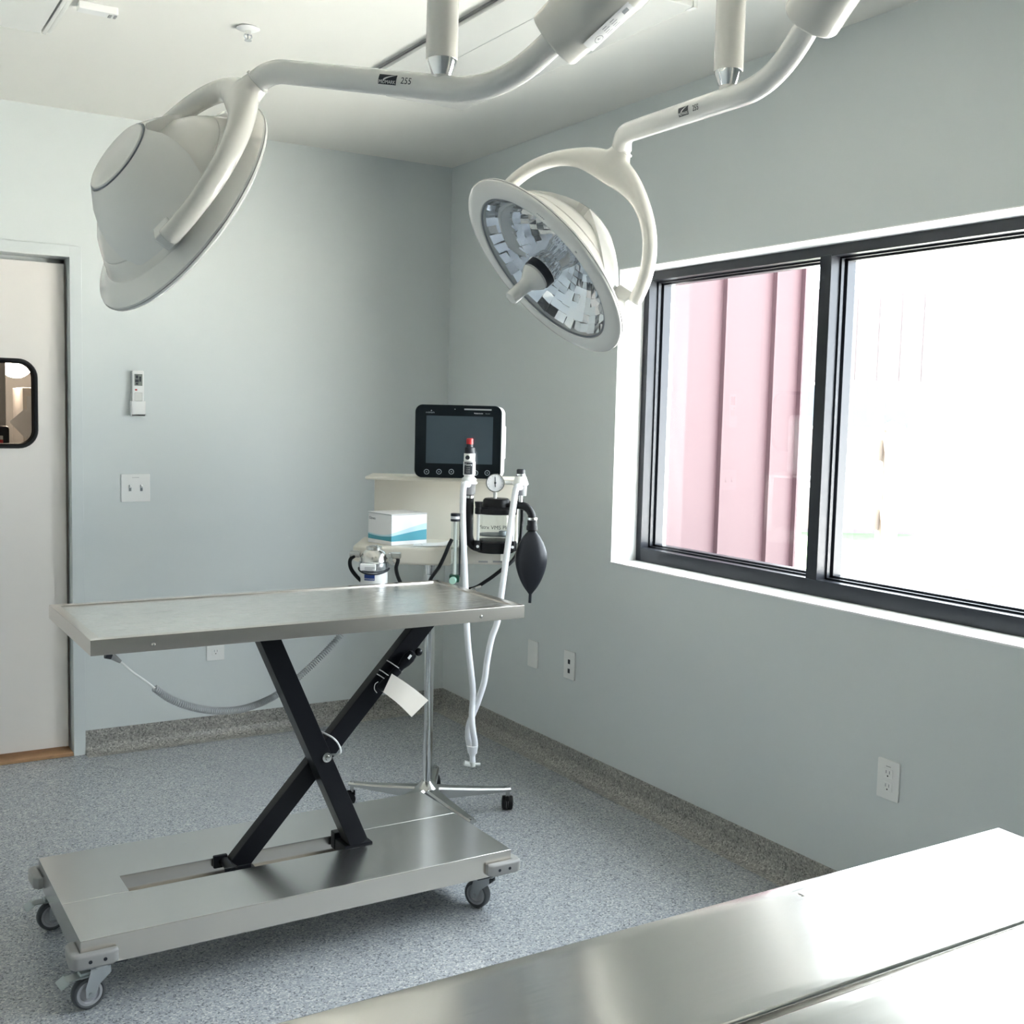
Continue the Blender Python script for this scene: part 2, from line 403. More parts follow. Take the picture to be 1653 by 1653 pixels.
# fence
P0 = at_depth(1435, 760, 8.5); P0.z = GZ
fd = Vector((.86, -.51, 0)).normalized()
fence = thing('ranch_fence', 'pale wooden fence with capped posts and crossed braces outside the right pane', 'fence', P0)
postz = at_depth(1435, 683, 8.5).z; sp = 1.75
def fbar(p, q, wd, th):
    d = (q-p); L_ = d.length; mb = MB().box((-.001, -th/2, -wd/2), (L_+.001, th/2, wd/2), .004, 1)
    x = d.normalized(); y = Vector((0, 0, 1)).cross(x).normalized(); z = x.cross(y)
    mb.bm.transform(Matrix.Translation(p) @ Matrix((x, y, z)).transposed().to_4x4()); return mb
OFF = [-1.2]+[sp*k for k in range(5)]
for k in range(6):
    b0 = P0+fd*OFF[k]
    M = Matrix.Translation(b0) @ Matrix.Rotation(math.atan2(fd.y, fd.x), 4, 'Z')
    po = obj('post', MB().box((-.065, -.065, 0), (.065, .065, postz-GZ-.05), .004, 1, M=M), FENCEW, fence, True)
    mb = MB(); mb.prism(rrect(-.08, -.08, .08, .08, .005, 2), postz-GZ-.05, postz-GZ-.025, M=M); mb.lathe([(.1, postz-GZ-.025), (0, postz-GZ+.02)], M=M @ Matrix.Rotation(PI/4, 4, 'Z'), n=4)
    obj('post_cap', mb, WHITEP, po, True, smooth=0)
    if k < 5:
        u = Vector((0, 0, 1)); e = P0+fd*OFF[k+1]; off = fd*.06; hh = postz-GZ
        for z, wd in ((hh-.20, .16), (hh-.42, .03), (hh-.72, .16), (hh-1.35, .14)):
            obj('rail', fbar(b0+off+u*z, e-off+u*z, wd, .04), FENCEW if wd > .05 else WHITEP, fence, True)
        for a_, c_ in ((hh-.30, hh-.64), (hh-.64, hh-.30)):
            obj('brace', fbar(b0+off+u*a_+Vector((0, .03 if a_ > c_ else -.03, 0)), e-off+u*c_+Vector((0, .03 if a_ > c_ else -.03, 0)), .03, .03), WHITEP, fence, True)
# far building
DB = 18.; bR = at_depth(1490, 600, DB); bL = at_depth(1200, 600, DB)
bx = (bR-bL); bx.z = 0; bw = bx.length; bx.normalize(); by = Vector((-bx.y, bx.x, 0))
fb = thing('red_clad_building', 'distant faded red clad building with a strip of blue windows', 'building', (bL.x, bL.y, GZ), math.atan2(bx.y, bx.x))
zt = at_depth(1450, 470, DB).z; w1 = at_depth(1450, 690, DB).z-GZ; w2 = at_depth(1450, 625, DB).z-GZ
obj('wall', MB().box((0, 0, 0), (bw, 4, zt-GZ)), SIDEF, fb)
nseam = int(bw/.32)
for i in range(nseam+1):
    x = .02+i*(bw-.04)/nseam
    obj('standing_seam', MB().box((x-.015, -.04, w2+.1), (x+.015, .001, zt-GZ)), SIDEF, fb)
WIN = mat('blue_grey_glazing', (.075, .09, .115), .3, spec=.2, var=.1)
for i in range(5):
    x0 = .25+i*(bw-.35)/5; x1 = x0+(bw-.35)/5-.12
    wd = obj('window', MB().box((x0-.05, -.05, w1-.05), (x1+.05, .001, w2+.05)), WHITEP, fb)
    obj('pane', MB().box((x0, -.06, w1), (x1, -.045, w2)), WIN, wd)

# ------------------------------------------------------------------ room beyond the swing door
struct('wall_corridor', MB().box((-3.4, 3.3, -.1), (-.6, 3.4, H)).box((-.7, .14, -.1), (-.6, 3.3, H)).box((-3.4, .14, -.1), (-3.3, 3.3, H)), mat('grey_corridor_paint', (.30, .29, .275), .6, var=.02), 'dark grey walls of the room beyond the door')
struct('floor_corridor', MB().box((-3.4, .14, -.1), (-.6, 3.4, 0)), FLOORM, 'speckled floor of the room beyond the door')
struct('ceiling_corridor', MB().box((-3.4, .2, H), (-.6, 3.4, H+.1)), CEILM, 'ceiling of the room beyond the door')
g0 = at_y(25, 588, 2.5)
gl = thing('globe_lamp', 'round glowing white globe lamp beyond the door window', 'lamp', (g0.x, 2.5, H))
obj('shade', MB().lathe([(.012, .095)]+[(.1*math.sin(a), .1*math.cos(a)) for a in [.3+k*(PI-.3)/12 for k in range(13)]], Matrix.Translation((g0.x, 2.5, g0.z+.02)), 24), mat('glowing_opal_glass', (.9, .85, .75), .4, emit=(1, .80, .62), estr=14), gl, True)
obj('stem', MB().cyl((g0.x, 2.5, g0.z+.1), (g0.x, 2.5, H-.02), .008).cyl((g0.x, 2.5, H-.025), (g0.x, 2.5, H), .06), SATIN, gl, True)
q = at_y(9, 640, 1.66)
solo('door_post', MB().box((q.x-.16, 1.66, 0), (q.x, 1.78, 2.3), .004), WHITEPL, 'white upright post beyond the door window', 'post', (q.x-.08, 1.72, 0))
q = at_y(42, 640, 2.3); qb = at_y(36, 625, 2.3)
cb = thing('storage_cabinet', 'tall pale shelf cabinet against the corridor wall', 'cabinet', (q.x+.25, 2.5, 0))
obj('body', MB().box((qb.x, 2.3, 0), (qb.x+.5, 2.7, qb.z), .004), DOORM, cb, True)
for k in range(4): obj('drawer', MB().box((qb.x+.02, 2.285, .2+k*.33), (qb.x+.48, 2.302, .5+k*.33), .003), PAPERW, cb, True)
q = at_y(7, 695, 1.45)
dv = thing('black_device', 'black boxed device with a red label on a white stand', 'device', (q.x-.1, 1.5, 0))
zt_ = at_y(7, 687, 1.45).z
obj('body', MB().box((q.x-.25, 1.45, zt_-.25), (at_y(15, 690, 1.45).x, 1.6, zt_), .015), RUBBER, dv, True)
obj('label', MB().box((q.x-.2, 1.447, zt_-.115), (at_y(4, 690, 1.45).x, 1.452, zt_-.05)), WHITEPL, dv, True)
obj('stripe', MB().box((q.x-.2, 1.445, zt_-.095), (at_y(4, 690, 1.45).x, 1.450, zt_-.07)), RED, dv, True)
obj('stand', MB().box((q.x-.25, 1.46, 0), (q.x+.01, 1.6, zt_-.25), .005), WHITEPL, dv, True)
q = at_y(40, 683, 1.9)
M = Matrix.Translation((q.x, 1.9, q.z)) @ Matrix.Rotation(math.radians(48), 4, 'Y')
sn = thing('tilted_notice', 'white sheet hanging cornerwise behind the door window', 'sign', (q.x, 1.9, q.z-.08))
obj('sheet', MB().box((-.06, -.001, -.055), (.06, .001, .055), M=M), PAPERW, sn, True)
obj('hanger', MB().cyl((q.x+.06, 1.9, .02), (q.x+.06, 1.9, q.z+.5), .006).cyl((q.x+.06, 1.9, .003), (q.x+.06, 1.9, .025), .09), SATIN, sn, True)

# ================================================================== CEILING FITTINGS
# one-way cassette air conditioner
ZB = H-.034
ax = thing('ceiling_air_conditioner', 'long white one way cassette air conditioner panel on the ceiling', 'air conditioner', (-.74, -1.7, H))
X0, X1, Y0, Y1 = -.965, -.52, -2.36, -1.04
obj('panel', MB().box((X0+.127, Y0, ZB), (X1, Y1, H), .006).box((X0, Y0, ZB+.012), (X0+.128, Y0+.05, H), .003).box((X0, Y1-.05, ZB+.012), (X0+.128, Y1, H), .003), ENAMEL2, ax, True)
M = Matrix.Translation((X0+.066, (Y0+Y1)/2, ZB+.012)) @ Matrix.Rotation(math.radians(5.5), 4, 'Y')
obj('louvre', MB().box((-.058, -(Y1-Y0)/2+.052, -.004), (.064, (Y1-Y0)/2-.052, .010), .003, M=M), ENAMEL2, ax, True)
obj('slot', MB().box((X0+.004, Y0+.05, H-.006), (X0+.13, Y1-.05, H)), GREYPL, ax, True)
obj('end_cap', MB().box((X1-.012, Y0-.004, ZB-.002), (X1+.002, Y0+.03, H), .001), WHITEPL, ax, True)
# sprinkler
q = at_z(400, 44, H)
s_ = thing('sprinkler_head', 'small pendant fire sprinkler with white escutcheon ring', 'sprinkler', (q.x, q.y, H))
obj('escutcheon', MB().lathe([(0, -.001), (.034, -.001), (.036, -.004), (.028, -.008), (.016, -.010), (0, -.010)], Matrix.Translation(q), 28), WHITEPL, s_, True)
obj('body', MB().cyl(q-Vector((0, 0, .008)), q-Vector((0, 0, .022)), .010, .008, 12), CHROME, s_, True)
fr = MB()
for s in (-1, 1): fr.sweep(spline([q+Vector((s*.009, 0, -.020)), q+Vector((s*.011, 0, -.028)), q+Vector((s*.003, 0, -.038))], 5), .0025, 6)
fr.cyl(q-Vector((0, 0, .022)), q-Vector((0, 0, .037)), .0025, n=6); fr.cyl(q-Vector((0, 0, .0375)), q-Vector((0, 0, .0395)), .011, n=14)
obj('deflector', fr, ZINC, s_, True)
# flat panel left + sensor
qa = at_z(66, 54, H-.02); px1 = at_z(82, 54, H-.02).x
cp = thing('ceiling_panel', 'flat white framed panel fitting with ribbed side strip on the ceiling', 'panel', (qa.x-.3, qa.y-.5, H))
obj('panel', MB().box((qa.x-.62, qa.y-1.2, H-.02), (qa.x-.004, qa.y, H), .002), ENAMEL2, cp, True)
ww = px1-qa.x
for k in range(2): obj('edge_strip', MB().box((qa.x+k*ww*.55, qa.y-1.2, H-.022+k*.006), (qa.x+ww*.5+k*ww*.6, qa.y-.004, H), .003), ENAMEL2, cp, True)
a_ = at_z(125, 14, H-.02); b_ = at_z(186, 26, H-.02)
se = thing('ceiling_sensor', 'small oblong white ceiling sensor beside the framed panel', 'sensor', (a_.x+.05, a_.y, H))
obj('body', MB().box((a_.x, a_.y-.022, H-.022), (b_.x+.004, a_.y+.022, H), .003), WHITEPL, se, True)
obj('terminal', MB().box((b_.x-.02, a_.y-.012, H-.024), (b_.x-.012, a_.y+.014, H-.02)), GREYPL, se, True)
obj('terminal', MB().box((b_.x-.004, a_.y-.012, H-.024), (b_.x+.002, a_.y+.014, H-.02)), GREYPL, se, True)

# ================================================================== WALL PLATES
def wall_M(p, side):
    """local: x right as seen from the room, y out of the wall, z up"""
    if side == 'back': return Matrix.Translation(p) @ Matrix((Vector((1, 0, 0)), Vector((0, -1, 0)), Vector((0, 0, 1)))).transposed().to_4x4()
    return Matrix.Translation(p) @ Matrix((Vector((0, -1, 0)), Vector((-1, 0, 0)), Vector((0, 0, 1)))).transposed().to_4x4()
def plate(root, M, wd=.078, ht=.116):
    mb = MB(); mb.prism(rrect(-wd/2, -ht/2, wd/2, ht/2, .004, 3), 0, .0065, .0025, 2, M=M @ Matrix.Rotation(PI/2, 4, 'X') @ Matrix.Scale(-1, 4, (0, 0, 1)))
    bmesh.ops.recalc_face_normals(mb.bm, faces=mb.bm.faces[:]); return obj('cover_plate', mb, WHITEPL, root, True)
def local_box(M, lo, hi, bev=0.): return MB().box(lo, hi, bev, 1, M=M)
def duplex(p, side, label):
    r = thing('power_outlet', label, 'outlet', p); M = wall_M(p, side); plate(r, M)
    for z in (.0195, -.0195):
        f = obj('receptacle', MB().box((-.017, .004, z-.014), (.017, .0078, z+.014), .0015, 1, M=M), WHITEPL, r, True)
        for x in (-.006, .006): obj('slot', local_box(M, (x-.001, .007, z-.001), (x+.001, .0082, z+.008)), INKG, f, True)
        obj('slot', MB().cyl(M @ Vector((0, .0072, z-.008)), M @ Vector((0, .0082, z-.008)), .0024, n=10), INK, f, True)
    obj('reset_bar', local_box(M, (-.008, .006, .038), (.008, .0072, .040)), GREYPL, r, True)
    return r
p = at_x(1435, 1258, 0); duplex((0, p.y, p.z), 'right', 'white duplex power outlet on the window wall behind the steel surgery table')
p = at_y(347, 1044, 0); duplex((p.x, 0, p.z), 'back', 'white power outlet on the back wall under the lift table')
p = at_x(861, 1055, 0); r = thing('blank_wall_plate', 'plain white blank wall plate below the breathing bag', 'wall plate', (0, p.y, p.z)); M = wall_M((0, p.y, p.z), 'right'); plate(r, M)
for z in (.042, -.042): obj('screw', MB().cyl(M @ Vector((0, .006, z)), M @ Vector((0, .0073, z)), .003, n=10), WHITEPL, r, True)
p = at_x(920, 1073, 0); r = thing('data_outlet', 'white data outlet plate with two black jacks', 'outlet', (0, p.y, p.z)); M = wall_M((0, p.y, p.z), 'right'); plate(r, M)
for z in (.014, -.024): obj('jack', local_box(M, (-.007, .004, z-.009), (.007, .0075, z+.009)), INK, r, True)
p = at_y(218, 787, 0); r = thing('light_switch', 'white double toggle light switch beside the door', 'light switch', (p.x, 0, p.z)); M = wall_M((p.x, 0, p.z), 'back'); plate(r, M, .118, .116)
for x in (-.023, .023):
    obj('slot', local_box(M, (x-.005, .006, -.013), (x+.005, .0072, .013)), INKG, r, True)
    obj('toggle', MB().box((-.0035, 0, -.004), (.0035, .016, .004), .001, 1, M=M @ Matrix.Translation((x, .004, .003)) @ Matrix.Rotation(.5, 4, 'X')), WHITEPL, r, True)
obj('marking', local_box(M, (-.014, .0063, .043), (.014, .0068, .0445)), GREYPL, r, True)
# remote control in its cradle
pt_ = at_y(220, 598, 0); pb = at_y(220, 671, 0); zc = (pt_.z+pb.z)/2; hh = pt_.z-pb.z
p = Vector((pt_.x, 0, pb.z)); M = wall_M(p, 'back')
rc = thing('remote_control', 'slim white remote control with grey display in the wall cradle', 'remote control', p); wd = .048
obj('body', MB().box((-wd/2, .008, .01), (wd/2, .026, hh), .004, 3, M=M), WHITEPL, rc, True)
sc_ = obj('display', local_box(M, (-.015, .0255, hh-.062), (.017, .0268, hh-.014)), mat('lcd_grey', (.22, .24, .21), .3), rc, True)
for a, z0, z1, x0, x1 in ((0, .050, .058, -.010, 0), (1, .036, .048, -.012, .002), (2, .024, .045, .004, .012), (3, .020, .032, -.010, .0)): obj('segment', local_box(M, (x0, .0265, hh-z1), (x1, .0272, hh-z0)), INK, sc_, True)
obj('button', local_box(M, (-.013, .0255, hh-.082), (-.004, .0275, hh-.076), .0008), RED, rc, True)
obj('button_pad', local_box(M, (-.016, .0255, hh-.125), (.016, .0268, hh-.09), .002), mat('pale_grey_button', (.66, .66, .63), .5), rc, True)
cr = thing('remote_cradle', 'white wall cradle holding the remote control', 'holder', p)
obj('back_plate', local_box(M, (-wd/2-.003, 0, 0), (wd/2+.003, .0075, hh*.5), .001), WHITEPL, cr, True)
obj('front_lip', MB().box((-wd/2-.004, .0265, 0), (wd/2+.004, .031, hh*.33), .002, 2, M=M).box((-wd/2-.004, 0, 0), (wd/2+.004, .031, .009), .002, 2, M=M).box((-wd/2-.0045, 0, 0), (-wd/2-.0005, .031, hh*.33), M=M).box((wd/2+.0005, 0, 0), (wd/2+.0045, .031, hh*.33), M=M), WHITEPL, cr, True)

# ================================================================== SURGICAL LAMPS
def wrap(bm, P, along, nrm, r):
    """bend a flat patch (x along, y round) onto a tube of radius r"""
    b = along.cross(nrm)*-1
    for v in bm.verts:
        a = v.co.y/r; rr = r+v.co.z; v.co = P+along*v.co.x+(nrm*math.cos(a)+b*math.sin(a))*rr
def grid_patch(x0, y0, x1, y1, n=10, z=.0004):
    bm = bmesh.new(); V = [[bm.verts.new((x, y0+(y1-y0)*i/n, z)) for x in (x0, x1)] for i in range(n+1)]
    for i in range(n): bm.faces.new((V[i][0], V[i][1], V[i+1][1], V[i+1][0]))
    return bm
REFL = mat('mirror_facets', (.86, .87, .90), .05, 1., var=.02)
LENS = clear('lamp_lens', (.97, .98, .99), .03)
def lamp(label, O_px, depth, n_c, p_c, J_px, V_px, arm_px, cw_px, cw_len, logo_px, num_px, with_sticker, tube_step):
    O = at_depth(*O_px, depth); v = (O-CAM).normalized()
    X = (RT-v*RT.dot(v)).normalized(); Z = -v; Y = Z.cross(X)
    c2w = lambda a: X*a[0]+Y*a[1]+Z*a[2]
    n = c2w(n_c).normalized(); p = c2w(p_c); p = (p-n*p.dot(n)).normalized(); 
    Rp = .222
    c = O-n*.062
    Jd = ray(*J_px)
    J = CAM+Jd*((c-CAM).dot(p)/Jd.dot(p))
    Rq = (J-c).length; q = (J-c).normalized()
    V = at_depth(V_px[0], V_px[1], V_px[2])
    h = V-J; h.z = 0; h.normalize(); pn = h.cross(Vector((0, 0, 1)))
    root = thing('surgical_lamp', label, 'lamp', (V.x, V.y, H)); W_ = dict(parent=root, world=True)
    # arm: bent tube in the vertical plane through yoke and drop tube
    P = [J, J+q*.046]+[at_plane(x, y, J, pn) for x, y in arm_px]
    P[-1] = at_plane(*cw_px, J, pn)
    path = rounded(P, [.012, .042, .095], 12)
    R0 = .0212
    arm = obj('arm', MB().sweep(path, R0, 20), ENAMEL2, smooth=60, **W_)
    # counterweight
    e = P[-1]; d = (P[-1]-P[-2]).normalized()
    cw = obj('counterweight', MB().lathe([(0, -.004), (R0+.004, -.004), (.046, .0), (.0485, .004), (.0555, cw_len*.85), (.053, cw_len), (0, cw_len)], axis_M(e, d), 40), ENAMEL, **W_)
    # drop tube, collar, stub and canopy
    zt = V.z
    obj('pivot_stub', MB().cyl((V.x, V.y, zt-.006), (V.x, V.y, zt+.030), .016), ENAMEL2, **W_)
    obj('chrome_collar', MB().lathe([(.0145, .008), (.015, .010), (.0245, .034), (.0250, .042), (0, .042)], Matrix.Translation((V.x, V.y, zt)), 32), CHROME, **W_)
    rt = .0268
    tp = [(rt-.003, .039), (rt-.0005, .039), (rt, .041)]
    if tube_step: tp += [(rt, tube_step-.008), (rt-.0015, tube_step), (rt-.0015, H-zt-.012)]
    else: tp += [(rt, H-zt-.012)]
    obj('drop_tube', MB().lathe(tp, Matrix.Translation((V.x, V.y, zt)), 36), ENAMEL, **W_)
    obj('ceiling_canopy', MB().lathe([(0, H-.03), (.04, H-.03), (.085, H-.012), (.09, H-.0002), (0, H-.0002)], Matrix.Translation((V.x, V.y, 0)), 36), ENAMEL, **W_)
    # yoke: half-ellipse fork grown into a neck, voxel-blended
    yb = MB(); npl = p.cross(q).normalized()
    ts = [PI*k/40 for k in range(41)]
    pts = [c+p*(Rp*math.cos(t))+q*(Rq*math.sin(t)) for t in ts]
    rad = [(.0235*(.86+.25*math.sin(t)**2), .0155*(1+1.3*max(0, math.sin(t))**12)) for t in ts]
    yb.sweep(pts, rad, 16, up=-p)
    yb.sweep([J+q*x for x in (-.026, -.016, -.004, .008, .020, .034, .046)], [(.017, .048), (.0235, .066), (.0255, .062), (.0258, .048), (.0255, .036), (.025, .028), (.0242, .0242)], 28, up=p)
    yk = obj('yoke', yb, ENAMEL, root, True)
    rm = yk.modifiers.new('r', 'REMESH'); rm.mode = 'VOXEL'; rm.voxel_size = .0035
    sm = yk.modifiers.new('s', 'SMOOTH'); sm.iterations = 22; sm.factor = .6
    dg = bpy.context.evaluated_depsgraph_get(); dg.update()
    me = bpy.data.meshes.new_from_object(yk.evaluated_get(dg)); yk.modifiers.clear(); yk.data = me; finish(me, 0); yk.modifiers.clear()
    obj('neck_ring', MB().lathe([(R0+.001, -.003), (R0+.0042, -.002), (R0+.0042, .002), (R0+.001, .003)], axis_M(J+q*.045, q), 28), ENAMEL2, **W_)
    # pivot blocks joining prongs to the housing
    mz = n.cross(p).normalized()
    for s in (-1, 1):
        B = Matrix((p*s, mz, n)).transposed().to_4x4(); B = Matrix.Translation(c+p*s*Rp) @ B
        obj('pivot_block', MB().box((-.050, -.019, -.012), (-.006, .019, .022), .005, 3, M=B), ENAMEL2, **W_)
    # head
    HM = Matrix.Translation(O) @ Matrix((p, mz, n)).transposed().to_4x4()
    rim = obj('rim', MB().lathe([(.193, -.030), (.200, -.030), (.226, -.017), (.2385, -.011), (.2400, -.006), (.2392, -.001), (.235, .003), (.222, .0055), (.205, .0055), (.1965, .004), (.194, .000), (.193, -.012), (.193, -.030)], HM, 80), ENAMEL2, **W_)
    obj('seam', MB().lathe([(.2398, -.0075), (.2408, -.0070), (.2408, -.0060), (.2398, -.0055)], HM, 80), GREYPL, rim, True)
    for k in range(5):
        a = math.radians(78)+k*.022
        obj('indicator', MB().cyl(HM @ Vector((.214*math.cos(a), .214*math.sin(a), .005)), HM @ Vector((.214*math.cos(a), .214*math.sin(a), .0062)), .0014, n=8), INKG, rim, True)
    a = math.radians(52)
    obj('indicator', MB().cyl(HM @ Vector((.216*math.cos(a), .216*math.sin(a), .005)), HM @ Vector((.216*math.cos(a), .216*math.sin(a), .0065)), .003, n=12), GREYPL, rim, True)
    hs = obj('housing', MB().lathe([(.200, -.026), (.190, -.033), (.182, -.046), (.174, -.055), (.1715, -.056), (.1715, -.059), (.170, -.061), (.152, -.082), (.126, -.102), (.092, -.117), (.04, -.126), (0, -.127)], HM, 80), ENAMEL, **W_)
    # saddle cover running from prong to prong over the dome
    for s in (0, 1):
        a0 = PI*s-math.radians(62); a1 = PI*s+math.radians(62)
        prof = [(.187, -.034), (.184, -.046), (.172, -.066), (.152, -.090), (.130, -.112), (.106, -.132), (.082, -.149), (.078, -.151)]
        bm = bmesh.new(); ni = 30; rows = []
        for j, (r, z) in enumerate(prof):
            tt = j/(len(prof)-1); hw = math.radians(24+66*tt**1.15)
            rows.append([bm.verts.new((r*math.cos(PI*s-hw+2*hw*i/ni), r*math.sin(PI*s-hw+2*hw*i/ni), z)) for i in range(ni+1)])
        for A, B in zip(rows, rows[1:]):
            for i in range(ni): bm.faces.new((A[i], A[i+1], B[i+1], B[i]))
        bmesh.ops.recalc_face_normals(bm, faces=bm.faces[:])
        g = bmesh.ops.solidify(bm, geom=bm.faces[:], thickness=.026)
        mb = MB(); mb._add(bm, HM); obj('saddle_cover', mb, ENAMEL2, hs, True)
    obj('cap', MB().lathe([(.0735, -.146), (.0735, -.1535), (.072, -.1555), (.066, -.157), (.03, -.159), (0, -.1593)], HM, 48), ENAMEL2, hs, True)
    obj('cap_gap', MB().lathe([(.0730, -.1495), (.0768, -.1515), (.0768, -.1528), (.0730, -.153)], HM, 48), INKG, hs, True)
    # faceted reflector behind the lens
    rb = bmesh.new(); rnd = random.Random(3); nr, na = 10, 40
    R_ = lambda i: .046+(.192-.046)*i/nr
    Zr = lambda r: -.118+.108*(r/.192)**2
    for i in range(nr):
        for j in range(na):
            r0, r1 = R_(i), R_(i+1); a0 = 2*PI*j/na; a1 = 2*PI*(j+1)/na
            rm_, am = (r0+r1)/2, (a0+a1)/2
            tr, ta = rnd.uniform(-.2, .2), rnd.uniform(-.2, .2)
            vs = []
            for r, a in ((r0, a0), (r1, a0), (r1, a1), (r0, a1)):
                vs.append(rb.verts.new((r*math.cos(a), r*math.sin(a), Zr(r)+tr*(r-rm_)+ta*(a-am)*rm_)))
            rb.faces.new(vs)
    bmesh.ops.recalc_face_normals(rb, faces=rb.faces[:])
    mb = MB(); mb._add(rb, HM); ro = obj('reflector', mb, REFL, root, True, smooth=0)
    for pl in ro.data.polygons: pl.use_smooth = False
    ro['kind'] = 'stuff'
    obj('lens', MB().lathe([(.0, .0005), (.194, .0005), (.194, -.0025), (0, -.0025)], HM, 64), LENS, **W_)
    obj('lens_gasket', MB().lathe([(.1905, .001), (.1945, .0022), (.1945, -.001), (.1905, -.0005)], HM, 64), INKG, **W_)
    # lamp socket and sterile handle in the middle
    obj('bulb_housing', MB().lathe([(.046, -.115), (.044, -.09), (.040, -.062), (.034, -.05), (.030, -.030), (0, -.030)], HM, 32), CHROME, **W_)
    obj('handle_ring', MB().lathe([(0, .003), (.037, .003), (.037, .018), (.030, .0205), (0, .0205)], HM, 32), INK, **W_)
    obj('handle_flange', MB().lathe([(0, -.03), (.034, -.03), (.040, -.008), (.040, .003), (0, .003)], HM, 32), CHROME, **W_)
    if not with_sticker: obj('handle', MB().lathe([(0, .0205), (.034, .0205), (.035, .026), (.030, .034), (.0185, .050), (.0165, .060), (.0168, .095), (.0155, .102), (.010, .106), (0, .107)], HM, 28), ENAMEL2, **W_)
    # printed logo and model number on the arm
    def on_arm(px):
        best = min(path, key=lambda P_: (CAM+ray(*px)*((P_-CAM).dot(FW))-P_).length)
        i = path.index(best); al = (path[min(i+1, len(path)-1)]-path[max(i-1, 0)]).normalized()
        P_ = best+al*al.dot(at_plane(*px, J, pn)-best)
        if al.dot(RT) < 0: al = -al
        nr_ = at_plane(*px, J, pn); pc = P_
        nv = (CAM-pc); nv = (nv-al*nv.dot(al)).normalized()
        off = (nr_-pc); off -= al*off.dot(al); bb = al.cross(nv)*-1
        t = max(-.9, min(.9, off.dot(bb)/R0)); a = math.asin(t)
        return P_, al, nv*math.cos(a)+bb*math.sin(a)
    Pl, al, nv = on_arm(logo_px)
    lw, lh = .0375, .0165
    bm = grid_patch(-lw/2, -lh/2, lw/2, lh/2); wrap(bm, Pl, al, nv, R0); mb = MB(); mb._add(bm); lg = obj('logo_plate', mb, INK, arm, True)
    b2 = text_bm('MIDMARK', .0078, depth=.0001)
    for vv in b2.verts: vv.co.y -= .0042; vv.co.z += .0008
    wrap(b2, Pl, al, nv, R0); mb = MB(); mb._add(b2); obj('lettering', mb, INKW, lg, True, smooth=0)
    sw = bmesh.new(); k_ = 12; A = []; B = []
    for i in range(k_+1):
        t = i/k_; x = -.009+.025*t; y = -.0005+.0085*t**.55
        A.append(sw.verts.new((x, y, .0009))); B.append(sw.verts.new((x+.002*(1-t), y-.0022*(1-t)-.0003, .0009)))
    for i in range(k_): sw.faces.new((A[i], A[i+1], B[i+1], B[i]))
    wrap(sw, Pl, al, nv, R0); mb = MB(); mb._add(sw); obj('swoosh', mb, INKW, lg, True)
    Pl, al, nv = on_arm(num_px)
    b2 = text_bm('255', .0150, depth=.0001)
    for vv in b2.verts: vv.co.z += .0006
    wrap(b2, Pl, al, nv, R0); mb = MB(); mb._add(b2); obj('lettering', mb, INK, arm, True, smooth=0)
    if with_sticker:
        dv = d if d.dot(RT) > 0 else -d
        cc = e+d*.085; nv = (CAM-cc); nv = (nv-dv*nv.dot(dv)).normalized(); bb = dv.cross(nv)*-1
        a = -.95; nr2 = nv*math.cos(a)+bb*math.sin(a)
        rr = .0535
        bm = grid_patch(-.045, -.016, .045, .016, 8, .0012); wrap(bm, cc, dv, nr2, rr); mb = MB(); mb._add(bm); st = obj('sticker', mb, PAPERW, cw, True)
        mk = MB()
        rg = bmesh.new(); kk = 20
        for i in range(kk):
            a0, a1 = 2*PI*i/kk, 2*PI*(i+1)/kk
            rg.faces.new([rg.verts.new((-.024+r*math.cos(t), r*math.sin(t), .0018)) for r, t in ((.0065, a0), (.0075, a0), (.0075, a1), (.0065, a1))])
        wrap(rg, cc, dv, nr2, rr); mk._add(rg)
        for i, ch in enumerate('R'):
            b3 = text_bm(ch, .007, depth=.0001)
            for vv in b3.verts: vv.co.x -= .024; vv.co.z += .0016
            wrap(b3, cc, dv, nr2, rr); mk._add(b3)
        for col in range(2):
            for row in range(5):
                ln = .011 if row % 2 else .008
                g_ = grid_patch(-.010+col*.015, .010-row*.005, -.010+col*.015+ln, .0112-row*.005, 1, .0018); wrap(g_, cc, dv, nr2, rr); mk._add(g_)
        g_ = grid_patch(.028, .002, .038, .010, 3, .0018); wrap(g_, cc, dv, nr2, rr); mk._add(g_)
        obj('print', mk, INKG, st, True, smooth=0)
    return root
lamp('white surgical lamp seen from behind, its dish turned away above the lift table',
     (294.8, 335.5), 2.2, (.729, -.606, -.317), (.019, -.096, .203), (389, 160),
     (712, 135, 1.90), [(432, 113), (804, 151), (884, 74)], (893, 66), .17, (637, 129), (667, 132), True, 0)
lamp('white surgical lamp showing its mirrored reflector and centre handle beside the window',
     (875, 435.6), 2.57, (-.693, -.613, .381), (.667, -.408, .43), (986, 272),
     (1174, 150, 2.08), [(1002, 217), (1250, 134), (1300, 46)], (1309, 32), .17, (1118, 174), (1138, 168), False, .20)

